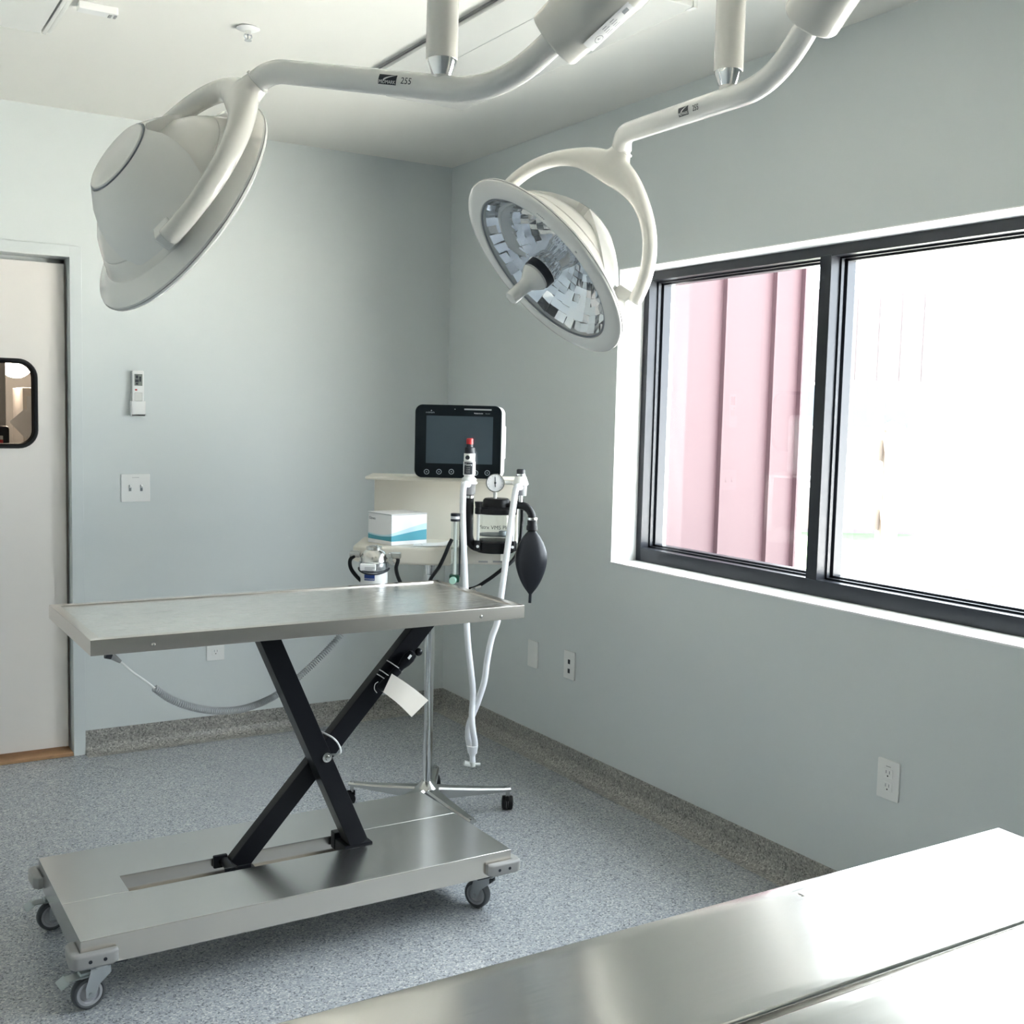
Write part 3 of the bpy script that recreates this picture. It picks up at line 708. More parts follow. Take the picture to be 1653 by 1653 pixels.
# ================================================================== LIFT TABLE
TB = Vector((-1.5057, -1.8418, 0)); TZ = .0054
tab = thing('lift_table', 'stainless steel lift table on black scissor legs with four casters', 'table', TB, TZ)
HT, TH = .906, .038; tx, ty, tL, tW = .030, -.011, 1.2, .536
x0, x1, y0, y1 = tx-tL/2, tx+tL/2, ty-tW/2, ty+tW/2
top = obj('tabletop', MB().box((x0+.020, y0+.020, HT-.012), (x1-.020, y1-.020, HT-.0035)), STEEL, tab)
def mitre(pts, z0, z1): return MB().prism(pts, z0, z1, .0012, 2)
lw = .026
for nm, pts in (('front', [(x0, y0), (x1, y0), (x1-lw, y0+lw), (x0+lw, y0+lw)]), ('back', [(x0, y1), (x0+lw, y1-lw), (x1-lw, y1-lw), (x1, y1)]),
                ('left', [(x0, y0), (x0+lw, y0+lw), (x0+lw, y1-lw), (x0, y1)]), ('right', [(x1, y0), (x1, y1), (x1-lw, y1-lw), (x1-lw, y0+lw)])):
    obj('edge_rail', mitre(pts, HT-TH, HT), STEELE, tab)
def tl(px, py, y):      # pixel on the plane y=const of the table -> table-local
    return RM[tab.name].inverted() @ at_y(px, py, y)
for px, py in ((247, 1040), (777, 995)):
    s = tl(px, py, TB.y+y0); obj('screw', MB().lathe([(0, -.004), (.003, -.0035), (.0048, -.001), (.005, .001)], axis_M((s.x, y0, s.z), (0, 1, 0)), 14), SATIN, top)
# under-frame channels
uf = MB()
for yy in (-.10, .055): uf.box((x0+.2, yy, HT-TH-.028), (x1-.1, yy+.03, HT-.012), .002)
for xx in (x0+.2, x1-.13): uf.box((xx, -.17, HT-TH-.02), (xx+.03, .14, HT-.013), .002)
obj('underframe', uf, BLACK, tab)
# base
BL, BW, HB, BZ = 1.2, .573, .187, .118
bx0, bx1, by0, by1 = -BL/2, BL/2, -BW/2, BW/2
sx0, sx1, sy0, sy1 = -.432, .258, -.055, .057
obj('base_plate', MB().prism([(bx0, by0), (bx1, by0), (bx1, sy1-.0008), (sx1, sy1-.0008), (sx1, sy0), (bx0, sy0)], HB-.003, HB, .0008, 1), STEELB, tab)
obj('base_plate', MB().prism([(bx0, sy0+.0012), (sx0, sy0+.0012), (sx0, sy1), (sx1-.001, sy1), (sx1-.001, sy1+.0006), (bx1, sy1+.0006), (bx1, by1), (bx0, by1)], HB-.003, HB, .0008, 1), STEELB, tab)
obj('base_skirt', MB().box((bx0+.001, by0, BZ), (bx1-.001, by0+.003, HB-.001)), STEELE, tab)
obj('base_skirt', MB().box((bx0+.001, by1-.003, BZ), (bx1-.001, by1, HB-.001)), STEELE, tab)
obj('base_skirt', MB().box((bx0, by0+.003, BZ), (bx0+.003, by1-.003, HB-.001)), STEELB, tab)
obj('base_skirt', MB().box((bx1-.003, by0+.003, BZ), (bx1, by1-.003, HB-.001)), STEELB, tab)
ch = MB()
ch.box((sx0-.004, sy0-.002, BZ+.02), (sx1+.004, sy0, HB-.003)); 
ch.box((sx0-.004, sy1, BZ+.02), (sx1+.004, sy1+.012, HB-.003)); ch.box((sx0-.004, sy1-.014, BZ+.02), (sx1+.004, sy1, BZ+.024))
ch.box((sx0-.006, sy0, BZ+.02), (sx0-.001, sy1, HB-.003)); ch.box((sx1, sy0, BZ+.02), (sx1+.006, sy1, HB-.003))
obj('slot_channel', ch, STEELE, tab)
for xx in (-.085, -.067): obj('bolt', MB().cyl((xx, sy1-.006, HB-.022), (xx, sy1+.001, HB-.022), .006, n=6), INK, tab)
obj('cross_bar', MB().box((-.10, sy0-.05, BZ+.012), (-.06, sy1+.05, BZ+.028)), BLACK, tab)
# scissor legs
def leg(p, q, wd, ya, yb):
    d = Vector((q[0]-p[0], q[1]-p[1])); L_ = d.length; a = math.atan2(d.y, d.x)
    mb = MB().box((0, ya, -wd/2), (L_, yb, wd/2), .003, 2); mb.bm.transform(Matrix.Translation((p[0], 0, p[1])) @ Matrix.Rotation(-a, 4, 'Y')); return mb
yA0, yA1, yB0, yB1 = -.053, .012, .013, .053
a1 = tl(437, 1033, TB.y+yA0); a2 = tl(579, 1358, TB.y+yA0); b1 = tl(689, 1010, TB.y+yB0-.01); b2 = tl(390, 1395, TB.y+yB0-.01)
dA = (a2-a1).normalized(); a1 = a1-dA*.05; a2 = a2+dA*.012
dB = (b2-b1).normalized(); b1 = b1-dB*.05; b2 = b2+dB*.012
legA = obj('scissor_leg', leg((a1.x, a1.z), (a2.x, a2.z), .056, yA0, yA1), BLACK, tab)
legB = obj('scissor_leg', leg((b1.x, b1.z), (b2.x, b2.z), .056, yB0, yB1), BLACK, tab)
pv = tl(527, 1222, TB.y+yA0)
obj('pivot_bolt', MB().lathe([(0, -.013), (.006, -.012), (.0075, -.009), (.0075, -.005), (.014, -.0045), (.014, .001), (0, .001)], axis_M((pv.x, yA0, pv.z), (0, 1, 0)), 20), SATIN, tab)
obj('pivot_shaft', MB().cyl((pv.x, yA0+.004, pv.z), (pv.x, yB1+.01, pv.z), .010), SATIN, tab)
# feet brackets and rollers
obj('foot_bracket', MB().box((a2.x-.05, yA0-.001, HB-.028), (a2.x+.040, yA1+.005, HB+.006), .003).box((a2.x-.05, .02, HB-.03), (a2.x+.03, .05, HB+.022), .003), BLACK, tab)
obj('roller_bracket', MB().box((b2.x-.055, sy0+.012, HB-.03), (b2.x+.02, sy0+.02, HB+.004), .002).cyl((b2.x-.03, sy0+.010, HB-.008), (b2.x-.03, sy1-.004, HB-.008), .013, n=16).box((b2.x-.06, sy1-.016, HB-.026), (b2.x-.02, sy1-.002, HB+.010), .003), BLACK, tab)
# lift actuator along leg B
ln = MB(); nB = Vector((-dB.z, 0, dB.x)); nB = nB if nB.z < 0 else -nB
def onB(px, py, dy): return tl(px, py, TB.y+dy)
c0, c1 = onB(612, 1112, -.012), onB(643, 1080, -.012)
ln.cyl(c0, c1, .0135, n=20, bev=.004); ga = onB(640, 1084, -.012); gb = onB(664, 1056, -.012)
ln.lathe([(0, 0), (.010, 0), (.011, .02), (.0165, .038), (.018, .055), (.015, .072), (.006, .078), (0, .079)], axis_M(ga, gb-ga), 20)
obj('hand_control', ln, BLACK, tab)
kb = onB(675, 1052, -.012); obj('knob', MB().lathe([(.012*math.sin(a), .012*math.cos(a)) for a in [PI*k/10 for k in range(11)]], Matrix.Translation(kb), 16), BLACK, tab)
obj('control_label', MB().box((-.007, -.0002, -.004), (.007, .0006, .004), M=Matrix.Translation(onB(661, 1060, -.0315)) @ Matrix.Rotation(math.radians(-48), 4, 'Y')), WHITEPL, tab)
for (u0, u1) in (((625, 1066), (648, 1084)), ((613, 1081), (632, 1097)), ((609, 1088), (628, 1103))):
    A, B_ = onB(*u0, yB0-.002), onB(*u1, yB0-.002); md = (A+B_)/2+Vector((0, -.030, 0)); 
    obj('cable_tie', MB().sweep(spline([A+Vector((0, .004, 0)), (A*.8+md*.2)+Vector((0, -.006, 0)), md, (B_*.8+md*.2)+Vector((0, -.006, 0)), B_+Vector((0, .004, 0))], 6), .0016, 6), WHITEPL, tab)
obj('cable', MB().sweep(spline([onB(608, 1118, -.006), onB(604, 1112, -.01), onB(605, 1104, -.012), onB(610, 1100, -.012)], 6), .0012, 6), WHITEPL, tab)
k0 = [onB(*c_, -.06) for c_ in ((524, 1186), (536, 1190), (547, 1203), (548, 1216), (541, 1226))]
k0[0].y += .06; k0[-1].y += .055
obj('white_cable', MB().sweep(spline(k0, 8), .0028, 8), WHITEPL, tab)
# paper tag
tg = [onB(*c_, -.036) for c_ in ((632, 1087), (691, 1130), (664, 1157), (618, 1117))]
bm = bmesh.new(); n1 = 8; rows = []
for i in range(n1+1):
    t = i/n1; A = tg[0].lerp(tg[1], t); B_ = tg[3].lerp(tg[2], t); bow = math.sin(PI*min(1, t*1.1))*.010
    off = Vector((0, -bow, .003*math.sin(PI*t))); rows.append((bm.verts.new(A+off), bm.verts.new(B_+off)))
for A, B_ in zip(rows, rows[1:]): bm.faces.new((A[0], B_[0], B_[1], A[1]))
bmesh.ops.recalc_face_normals(bm, faces=bm.faces[:]); bmesh.ops.solidify(bm, geom=bm.faces[:], thickness=.0012)
mb = MB(); mb._add(bm, RM[tab.name]); loc = RM[tab.name] @ tg[2]
solo('paper_tag', mb, PAPER, 'blank cream paper tag hanging from the black scissor leg', 'tag', loc)
# coiled cord
def cordp(px, py, y): return tl(px, py, TB.y+y)
cs = [cordp(178, 1057, -.20), cordp(192, 1066, -.20), cordp(212, 1083, -.19), cordp(232, 1097, -.18), cordp(249, 1110, -.17)]
cs[0].z = min(cs[0].z, HT-TH+.004)
cord = obj('cord', MB().sweep(spline(cs, 6), .0027, 8), WHITEPL, tab)
obj('strain_relief', MB().cyl(cs[0], cs[1].lerp(cs[2], .1), .0095, .0045, 14), GREYPL, cord)
obj('plug', MB().cyl(cs[0]+Vector((-.012, 0, .004)), cs[0]+Vector((.002, 0, 0)), .011, n=14), INK, cord)
ctr = spline([cordp(249, 1110, -.17), cordp(275, 1128, -.14), cordp(310, 1141, -.11), cordp(350, 1147, -.06), cordp(395, 1143, 0.), cordp(445, 1122, .08), cordp(485, 1090, .13), cordp(525, 1052, .15), cordp(552, 1022, .15)], 40)
hx = []; acc = 0; u = Vector((0, 0, 1)); turn = .0075
import itertools
seg = sum((b-a).length for a, b in zip(ctr, ctr[1:])); nt = int(seg/turn); m = nt*10; cum = [0]
for a, b in zip(ctr, ctr[1:]): cum.append(cum[-1]+(b-a).length)
j = 0
for i in range(m+1):
    L_ = seg*i/m
    while j < len(cum)-2 and cum[j+1] < L_: j += 1
    t = (L_-cum[j])/max(1e-9, cum[j+1]-cum[j]); P_ = ctr[j].lerp(ctr[j+1], t); T = (ctr[j+1]-ctr[j]).normalized()
    s_ = T.cross(Vector((0, 1, 0))).normalized(); r_ = T.cross(s_); a = 2*PI*i/10
    hx.append(P_+(s_*math.cos(a)+r_*math.sin(a))*.0085)
obj('coil', MB().sweep(hx, .0021, 5), mat('grey_coil', (.52, .53, .53), .4), cord)
# casters and bumpers
def caster(root, x, y, ang, brake, zt):
    M = Matrix.Translation((x, y, 0)) @ Matrix.Rotation(ang, 4, 'Z'); R_ = .0405; tr = .028
    k = obj('caster', MB().box((-.042, -.036, zt-.004), (.042, .036, zt), .001, 1, M=M).lathe([(0, zt-.016), (.024, zt-.016), (.026, zt-.004), (0, zt-.004)], M, 20), ZINC, root)
    f = MB()
    for s in (-1, 1):
        bm = bmesh.new(); pts = [(-.020, zt-.014), (.026, zt-.014), (.040, .058), (tr+.011, R_-.008), (tr-.009, R_-.008), (.006, .062), (-.022, .085)]
        fo = [bm.verts.new((px, s*.019, pz)) for px, pz in pts]; fi = [bm.verts.new((px, s*.0165, pz)) for px, pz in pts]
        bm.faces.new(fo); bm.faces.new(fi[::-1])
        for i in range(len(pts)): bm.faces.new((fo[i], fo[(i+1) % len(pts)], fi[(i+1) % len(pts)], fi[i]))
        bmesh.ops.recalc_face_normals(bm, faces=bm.faces[:]); f._add(bm, M)
    f.box((-.020, -.019, zt-.018), (.026, .019, zt-.014), .001, 1, M=M); obj('fork', f, ZINC, k)
    WM = M @ Matrix.Translation((tr, 0, R_)) @ Matrix.Rotation(PI/2, 4, 'X')
    obj('wheel', MB().lathe([(.030, -.011), (.034, -.013), (.038, -.0115), (.0405, -.006), (.0405, .006), (.038, .0115), (.034, .013), (.030, .011)], WM, 36), DGREY, k)
    obj('hub', MB().lathe([(0, -.0145), (.008, -.0145), (.010, -.010), (.022, -.008), (.0245, -.0115), (.0305, -.0115), (.0305, .0115), (.0245, .0115), (.022, .008), (.010, .010), (.008, .0145), (0, .0145)], WM, 36), HUBGREY, k)
    obj('axle', MB().cyl(M @ Vector((tr, -.022, R_)), M @ Vector((tr, .022, R_)), .0045, n=10), ZINC, k)
    if brake:
        obj('brake_pedal', MB().box((.020, -.012, .080), (.050, .012, .094), .002, 1, M=M).box((.02, -.017, .0845), (.082, .017, .0875), .001, 1, M=M).box((-.002, -.024, -.0015), (.022, .024, .0015), .001, 1, M=M @ Matrix.Translation((.080, 0, .085)) @ Matrix.Rotation(.55, 4, 'Y')), TEALZ, k)
    return k
PLZ = BZ-.001
for (x, y, a, b) in ((bx0+.052, by0+.040, 187, True), (bx0+.052, by1-.055, 184, True), (bx1-.055, by0+.048, 118, False), (bx1-.055, by1-.055, 60, False)):
    caster(tab, x, y, math.radians(a), b, PLZ)
for (sx, sy) in ((-1, -1), (1, -1), (-1, 1), (1, 1)):
    M = Matrix.Translation((sx*BL/2, sy*BW/2, 0)) @ Matrix.Scale(sx, 4, (1, 0, 0)) @ Matrix.Scale(sy, 4, (0, 1, 0))
    poly = [(-.085, 0.), (-.085, .014), (-.070, .024), (.006, .024), (.018, .020), (.026, .010), (.027, -.004), (.024, -.060), (.012, -.072), (0., -.072), (0., 0.)]
    mb = MB().prism(poly, BZ+.006, BZ+.042, .007, 3, M=M); bmesh.ops.recalc_face_normals(mb.bm, faces=mb.bm.faces[:])
    bp = obj('corner_bumper', mb, GREYPL, tab)
    for xx in (-.052, -.018):
        obj('screw_hole', MB().cyl(M @ Vector((xx, .0235, BZ+.024)), M @ Vector((xx, .0247, BZ+.024)), .0045, n=12), INK, bp)
    obj('mounting_strip', MB().box((min(0, -.11*1)+0, -.05, BZ-.004), (-.004, -.001, BZ-.0005), M=M), INK, tab)

# ================================================================== ANAESTHESIA MACHINE
MP = Vector((-.762, -1.315, 0)); MA = -YAW
mac = thing('anesthesia_machine', 'cream anaesthesia machine on a chrome pole stand with white hoses and black breathing bag', 'medical machine', MP, MA)
MI = RM[mac.name].inverted()
def mp(px, py, dy=0.):
    """pixel on the upright plane dy in front of the pole -> machine-local (x right, y away, z up)"""
    a = MI @ CAM; d = MI.to_3x3() @ ray(px, py); return a+d*((-dy-a.y)/d.y)
def mz(py, dy=0.): return mp(700, py, dy).z
mob = lambda name, mb, m, par=None, smooth=35: obj(name, mb, m, par or mac, False, smooth)
# five-star base
hub = mob('base_hub', MB().lathe([(0, .135), (.022, .135), (.026, .128), (.034, .118), (.046, .108), (.05, .085), (.046, .072), (0, .070)], n=32), mat('polished_aluminium', (.55, .55, .54), .2, 1., var=.03))
ALU = MATS['polished_aluminium']
for k in range(5):
    a = math.radians(128.6+72*k)-MA; M = Matrix.Rotation(a, 4, 'Z')
    bm = bmesh.new(); rs = []
    for x, hw, zt_, zb in ((.03, .027, .112, .070), (.10, .023, .104, .070), (.20, .019, .094, .072), (.285, .0155, .088, .074), (.312, .014, .087, .075)):
        rs.append([bm.verts.new((x, y, z)) for y, z in ((-hw, zb), (hw, zb), (hw, zt_-.006), (hw*.7, zt_), (-hw*.7, zt_), (-hw, zt_-.006))])
    for A, B in zip(rs, rs[1:]):
        for i in range(6): bm.faces.new((A[i], A[(i+1) % 6], B[(i+1) % 6], B[i]))
    bm.faces.new(rs[0]); bm.faces.new(rs[-1][::-1]); bmesh.ops.recalc_face_normals(bm, faces=bm.faces[:])
    mb = MB(); mb._add(bm, M); lg = mob('base_leg', mb, ALU)
    mb = MB(); t = M @ Vector((.303, 0, 0)); ca = a+(.7, 1.9, 2.6, 1.3, .4)[k]; tr = Vector((math.cos(ca), math.sin(ca), 0))
    obj('stem', MB().cyl(t+Vector((0, 0, .05)), t+Vector((0, 0, .092)), .0075, n=14), ALU, lg)
    cen = t+tr*.014; s_ = Vector((-tr.y, tr.x, 0))
    for s in (-1, 1):
        WM = axis_M(Vector((cen.x, cen.y, .0255))+s_*s*.004, s_*s)
        obj('wheel', MB().lathe([(0, 0), (.0245, 0), (.0255, .003), (.0255, .011), (.0235, .015), (.010, .018), (0, .018)], WM, 24), RUBBER, lg)
    obj('hood', MB().lathe([(.0275, -.003), (.0275, .003)], axis_M(Vector((cen.x, cen.y, .0255)), s_), 16).box((-.012, -.006, .036), (.020, .006, .056), .003, M=Matrix.Translation(t-Vector((0, 0, 0))) @ Matrix.Rotation(ca, 4, 'Z')), RUBBER, lg)
ZT = mz(884, .17)+.0        # tray top
TBZ = mz(912, .17)
mob('pole', MB().cyl((0, 0, .13), (0, 0, TBZ+.02), .0168, n=32), CHROME)
mob('pole_sleeve', MB().cyl((0, 0, TBZ-.055), (0, 0, TBZ+.004), .021, n=32, bev=.002), CHROME)
# tray and back shelf
tl0, tr0 = mp(568, 885, .15).x, mp(812, 900, .12).x
poly = [(tl0, .12), (tl0, -.125), (tl0+.02, -.15), (tl0+.05, -.165), (mp(690, 900, .18).x, -.185), (mp(727, 905, .18).x, -.18), (mp(732, 900, .13).x, -.13), (tr0-.01, -.125), (tr0, -.115), (tr0, .12)]
mob('tray', MB().prism(poly, TBZ, ZT, .010, 3), CREAM)
for a, b in ((772, 787), (795, 810)):
    p0 = mp(a, 906, .126); p1 = mp(b, 906, .126); mob('vent_slot', MB().box((p0.x, -.1275, p0.z-.003), (p1.x, -.124, p0.z+.003)), GREYPL)
pl, pr = mp(603, 830, -.09).x, mp(836, 830, -.09).x; ST = mz(770, .03)
mob('back_panel', MB().box((pl, .09, ZT-.01), (pr, .125, ST-.012), .006), CREAM)
mob('shelf', MB().box((mp(589, 772, .03).x, -.035, ST-.013), (mp(842, 775, .03).x, .15, ST), .005), CREAM)
# vaporizer
vp = mp(604, 900, .215); VX, VY = vp.x, -.225
vM = Matrix.Translation((VX, VY, 0)); zz = lambda py: mz(py, .225)
vap = mob('vaporizer', MB().lathe([(0, zz(958)), (.042, zz(958)), (.046, zz(955)), (.046, zz(926)), (.044, zz(924)), (0, zz(924))], vM, 36), WHITEPL)
obj('waist', MB().lathe([(.044, zz(925)), (.046, zz(922)), (.050, zz(917)), (.050, zz(909)), (.047, zz(907)), (0, zz(907))], vM, 36), ZINC, vap)
obj('dome', MB().lathe([(.047, zz(908)), (.045, zz(900)), (.036, zz(893)), (.026, zz(889)), (0, zz(889))], vM, 36), SATIN, vap)
obj('dial', MB().lathe([(0, zz(890)), (.024, zz(890)), (.0265, zz(888.5)), (.0265, zz(884.5)), (.022, zz(883.5)), (0, zz(883.2))], vM, 28), SATIN, vap)
obj('dial_bump', MB().cyl((VX+.010, VY-.012, zz(884)), (VX+.010, VY-.012, zz(881)), .006, n=12), CHROME, vap)
obj('front_plate', MB().box((VX-.040, VY-.052, zz(920)), (VX+.012, VY-.040, zz(909)), .003), PAPERW, vap)
for k, (a, b) in enumerate(((.3, .95), (.3, .95), (.3, .8))):
    z = zz(914.5+k*1.8); obj('print_line', MB().box((VX-.040+.052*a, VY-.0532, z-.0006), (VX-.040+.052*b, VY-.0518, z+.0006)), INKG, vap)
lb = bmesh.new(); V = [[lb.verts.new((VX+.0466*math.sin(a), VY-.0466*math.cos(a), z)) for a in [-.62+.80*i/8 for i in range(9)]] for z in (zz(936), zz(926.5))]
for i in range(8): lb.faces.new((V[0][i], V[0][i+1], V[1][i+1], V[1][i]))
mb = MB(); mb._add(lb); bl_ = obj('blue_label', mb, BLUEL, vap)
tb = text_bm('MIDMARK', .008, depth=.0001)
for v_ in tb.verts:
    a = v_.co.x/.046-.22; v_.co = Vector((VX+.0471*math.sin(a), VY-.0471*math.cos(a), zz(933.8)+v_.co.y))
mb = MB(); mb._add(tb); obj('lettering', mb, INKW, bl_, smooth=0)
ring = [Vector((VX+.051*math.sin(a), VY-.051*math.cos(a), zz(921)-.010*math.cos(a*1.3))) for a in [-1.6+3.2*k/16 for k in range(17)]]
obj('clamp_wire', MB().sweep(ring, .0026, 8), INK, vap)
bz = zz(897)
obj('bracket', MB().box((VX-.082, VY-.012, bz-.010), (VX-.045, VY+.024, bz+.010), .004).box((VX+.045, VY-.012, bz-.012), (VX+.090, VY+.024, bz+.008), .004), SATIN, vap)
obj('mount', MB().box((VX-.02, VY+.03, zz(918)), (VX+.02, -.15, zz(898)), .003), SATIN, vap)
for k in range(3): obj('clamp_knob', MB().cyl((VX+.052+k*.006, VY-.03, bz-.012*k), (VX+.052+k*.006, VY-.012, bz-.012*k), .0085-.001*k, n=12), CHROME, vap)
h1 = [mp(574, 895, .23), mp(565, 903, .235), mp(566, 917, .24), mp(577, 932, .24), mp(592, 945, .22), mp(606, 962, .16), mp(640, 985, .06), mp(684, 992, .02)]
h2 = [mp(636, 896, .23), mp(642, 903, .23), mp(639, 918, .23), mp(645, 938, .21), mp(660, 960, .14), mp(683, 978, .03)]
h3 = [mp(729, 870, .2), mp(724, 880, .205), mp(717, 897, .205), mp(708, 915, .195), mp(696, 932, .10), mp(690, 946, .035)]
h4 = [mp(690, 942, .035), mp(722, 950, .09), mp(760, 950, .12), mp(785, 937, .12), mp(808, 920, .12), mp(828, 903, .09), mp(838, 880, .06), mp(842, 840, .04), mp(842, 806, .05)]
for h in (h1, h2, h3, h4): mob('black_hose', MB().sweep(spline(h, 8), .0065, 10), RUBBER)
mob('hose_clip', MB().sweep(spline([mp(760, 952, .13), mp(768, 949, .135), mp(776, 946, .13)], 4), .005, 8).box(mp(766, 955, .14)-Vector((.006, .004, .006)), mp(766, 955, .14)+Vector((.006, .004, .006)), .001), SATIN)
# flowmeter
fx, fy = mp(734, 880, .20).x, -.20; fM = Matrix.Translation((fx, fy, 0)); zf = lambda py: mz(py, .20)
fl = mob('flowmeter', MB().lathe([(.0135, zf(928)), (.0135, zf(836))], fM, 24), CLEARP)
obj('cap', MB().lathe([(0, zf(840)), (.0165, zf(840)), (.0165, zf(836.5)), (.015, zf(836)), (.015, zf(832)), (.0165, zf(831.5)), (.0165, zf(827.5)), (0, zf(827))], fM, 24), INK, fl)
obj('cap_band', MB().lathe([(.0155, zf(836.3)), (.0158, zf(836)), (.0158, zf(832)), (.0155, zf(831.7))], fM, 24), PAPERW, fl)
obj('inner_tube', MB().cyl((fx, fy, zf(928)), (fx, fy, zf(840)), .006, n=12), mat('frosted_tube', (.72, .73, .70), .3), fl)
obj('side_rail', MB().box((fx+.014, fy-.004, zf(930)), (fx+.019, fy+.010, zf(830)), .001), INK, fl)
obj('valve_block', MB().box((fx-.017, fy-.017, zf(938)), (fx+.017, fy+.017, zf(926)), .004), GREEN, fl)
obj('knob', MB().lathe([(0, .02), (.011, .02), (.0125, .016), (.0125, 0), (0, 0)], axis_M((fx-.003, fy-.016, zf(934)), (-.1, -1, 0)), 18), mat('pale_green_knob', (.45, .72, .60), .2, .3), fl)
obj('mount', MB().box((fx-.006, fy+.01, zf(884)), (fx+.006, -.12, zf(874)), .002), GREYPL, fl)
# one-way valve towers
def ztower(py): return mz(py, .16)
tX = mp(757, 760, .16).x; tM = Matrix.Translation((tX, -.16, 0))
vt = mob('relief_valve', MB().lathe([(0, ztower(776)), (.023, ztower(776)), (.025, ztower(773)), (.025, ztower(770.5)), (.018, ztower(768)), (.017, ztower(764)), (0, ztower(764))], tM, 28), WHITEPL)
obj('label_body', MB().lathe([(0, ztower(765)), (.0205, ztower(765)), (.0205, ztower(743)), (0, ztower(743))], tM, 28), WHITEPL, vt)
lb = grid_patch(-.019, -.021, .014, .021, 10, 0)
bm = bmesh.new(); n_ = 10; V = [[bm.verts.new((tX+.0209*math.sin(a), -.16-.0209*math.cos(a), z)) for a in [-.95+1.55*i/n_ for i in range(n_+1)]] for z in (ztower(763.5), ztower(744))]
for i in range(n_): bm.faces.new((V[0][i], V[0][i+1], V[1][i+1], V[1][i]))
mb = MB(); mb._add(bm); pl_ = obj('black_label', mb, INK, vt)
def wraptxt(body, size, cx, cz, r, mat_, par, a0=-.17):
    tb = text_bm(body, size, depth=.0001)
    for v_ in tb.verts:
        a = v_.co.x/r+a0; rr = r+v_.co.z; v_.co = Vector((tX+rr*math.sin(a), -.16-rr*math.cos(a), cz+v_.co.y))
    mb = MB(); mb._add(tb); return obj('lettering', mb, mat_, par, smooth=0)
wraptxt('Matrx', .0115, 0, ztower(748), .0213, INKW, pl_)
for k in range(4): wraptxt('- - - - -' if False else '=====', .0048, 0, ztower(753+k*2.6), .0213, INKW, pl_)
obj('white_band', MB().lathe([(0, ztower(742)), (.019, ztower(742)), (.019, ztower(730)), (0, ztower(730))], tM, 28), WHITEPL, vt)
obj('emblem', MB().lathe([(0, .0005), (.0075, .0004), (.0075, -.001)], axis_M((tX-.006, -.16-.0178, ztower(736.5)), (-.3, -1, 0)), 18), INK, vt)
obj('black_cap', MB().lathe([(0, ztower(730.5)), (.0175, ztower(730.5)), (.0170, ztower(721)), (.011, ztower(720)), (.0105, ztower(714)), (0, ztower(714))], tM, 28), INK, vt)
obj('red_knob', MB().lathe([(0, ztower(715)), (.0118, ztower(715)), (.0115, ztower(707)), (.009, ztower(705.5)), (0, ztower(705.5))], tM, 24), RED, vt)
obj('hex_collar', MB().lathe([(0, ztower(779)), (.0275, ztower(779)), (.0285, ztower(777.5)), (.0275, ztower(775.5)), (0, ztower(775.5))], tM, 28), WHITEPL, vt)
obj('grey_body', MB().lathe([(0, ztower(796.01)), (.022, ztower(796)), (.0225, ztower(779)), (0, ztower(779))], tM, 28), MIDG, vt)
vX = mp(840, 770, .14).x; wM = Matrix.Translation((vX, -.14, 0)); zw = lambda py: mz(py, .14)
v2 = mob('exhale_valve', MB().lathe([(0, zw(779)), (.0255, zw(779)), (.0270, zw(777)), (.0250, zw(774)), (.0215, zw(769)), (.0185, zw(765)), (0, zw(765))], wM, 28), WHITEPL)
obj('collar', MB().lathe([(0, zw(766)), (.0165, zw(766)), (.017, zw(764)), (.0155, zw(761)), (0, zw(761))], wM, 24), ZINC, v2)
obj('cap', MB().lathe([(0, zw(761.5)), (.014, zw(761.5)), (.0145, zw(755)), (.012, zw(753.5)), (0, zw(753.5))], wM, 24), INK, v2)
obj('grey_body', MB().lathe([(0, zw(796)), (.021, zw(796)), (.0225, zw(779)), (0, zw(779))], wM, 28), MIDG, v2)
obj('cross_tube', MB().cyl((mp(815, 776, .14).x, -.14, zw(776)), (vX-.015, -.14, zw(776)), .006, n=12), WHITEPL, v2)
mob('neck', MB().cyl((vX, -.14, zw(812)), (vX, -.14, zw(795)), .009, n=16), SATIN)
# absorber canister
kx = mp(798, 850, .14).x; kM = Matrix.Translation((kx+.004, -.13, 0)); zk = lambda py: mz(py, .13)
can = mob('absorber_canister', MB().lathe([(.064, zk(871)), (.066, zk(869)), (.066, zk(824)), (.064, zk(822))], kM, 44), CLEARP)
obj('lid', MB().lathe([(0, zk(826)), (.066, zk(826)), (.069, zk(823)), (.069, zk(818)), (.062, zk(815.5)), (.050, zk(814.5)), (.045, zk(804)), (.040, zk(801.5)), (0, zk(801))], kM, 44), RUBBER, can)
obj('base', MB().lathe([(0, zk(888)), (.062, zk(888)), (.066, zk(885)), (.068, zk(871)), (.062, zk(868)), (0, zk(868))], kM, 44), RUBBER, can)
obj('grid_tray', MB().lathe([(0, zk(861)), (.061, zk(861)), (.061, zk(859)), (0, zk(859))], kM, 32), DGREY, can)
obj('port', MB().cyl((kx+.028, -.165, zk(862)), (kx+.028, -.165, zk(852)), .015, .013, 18, .002), INKG, can)
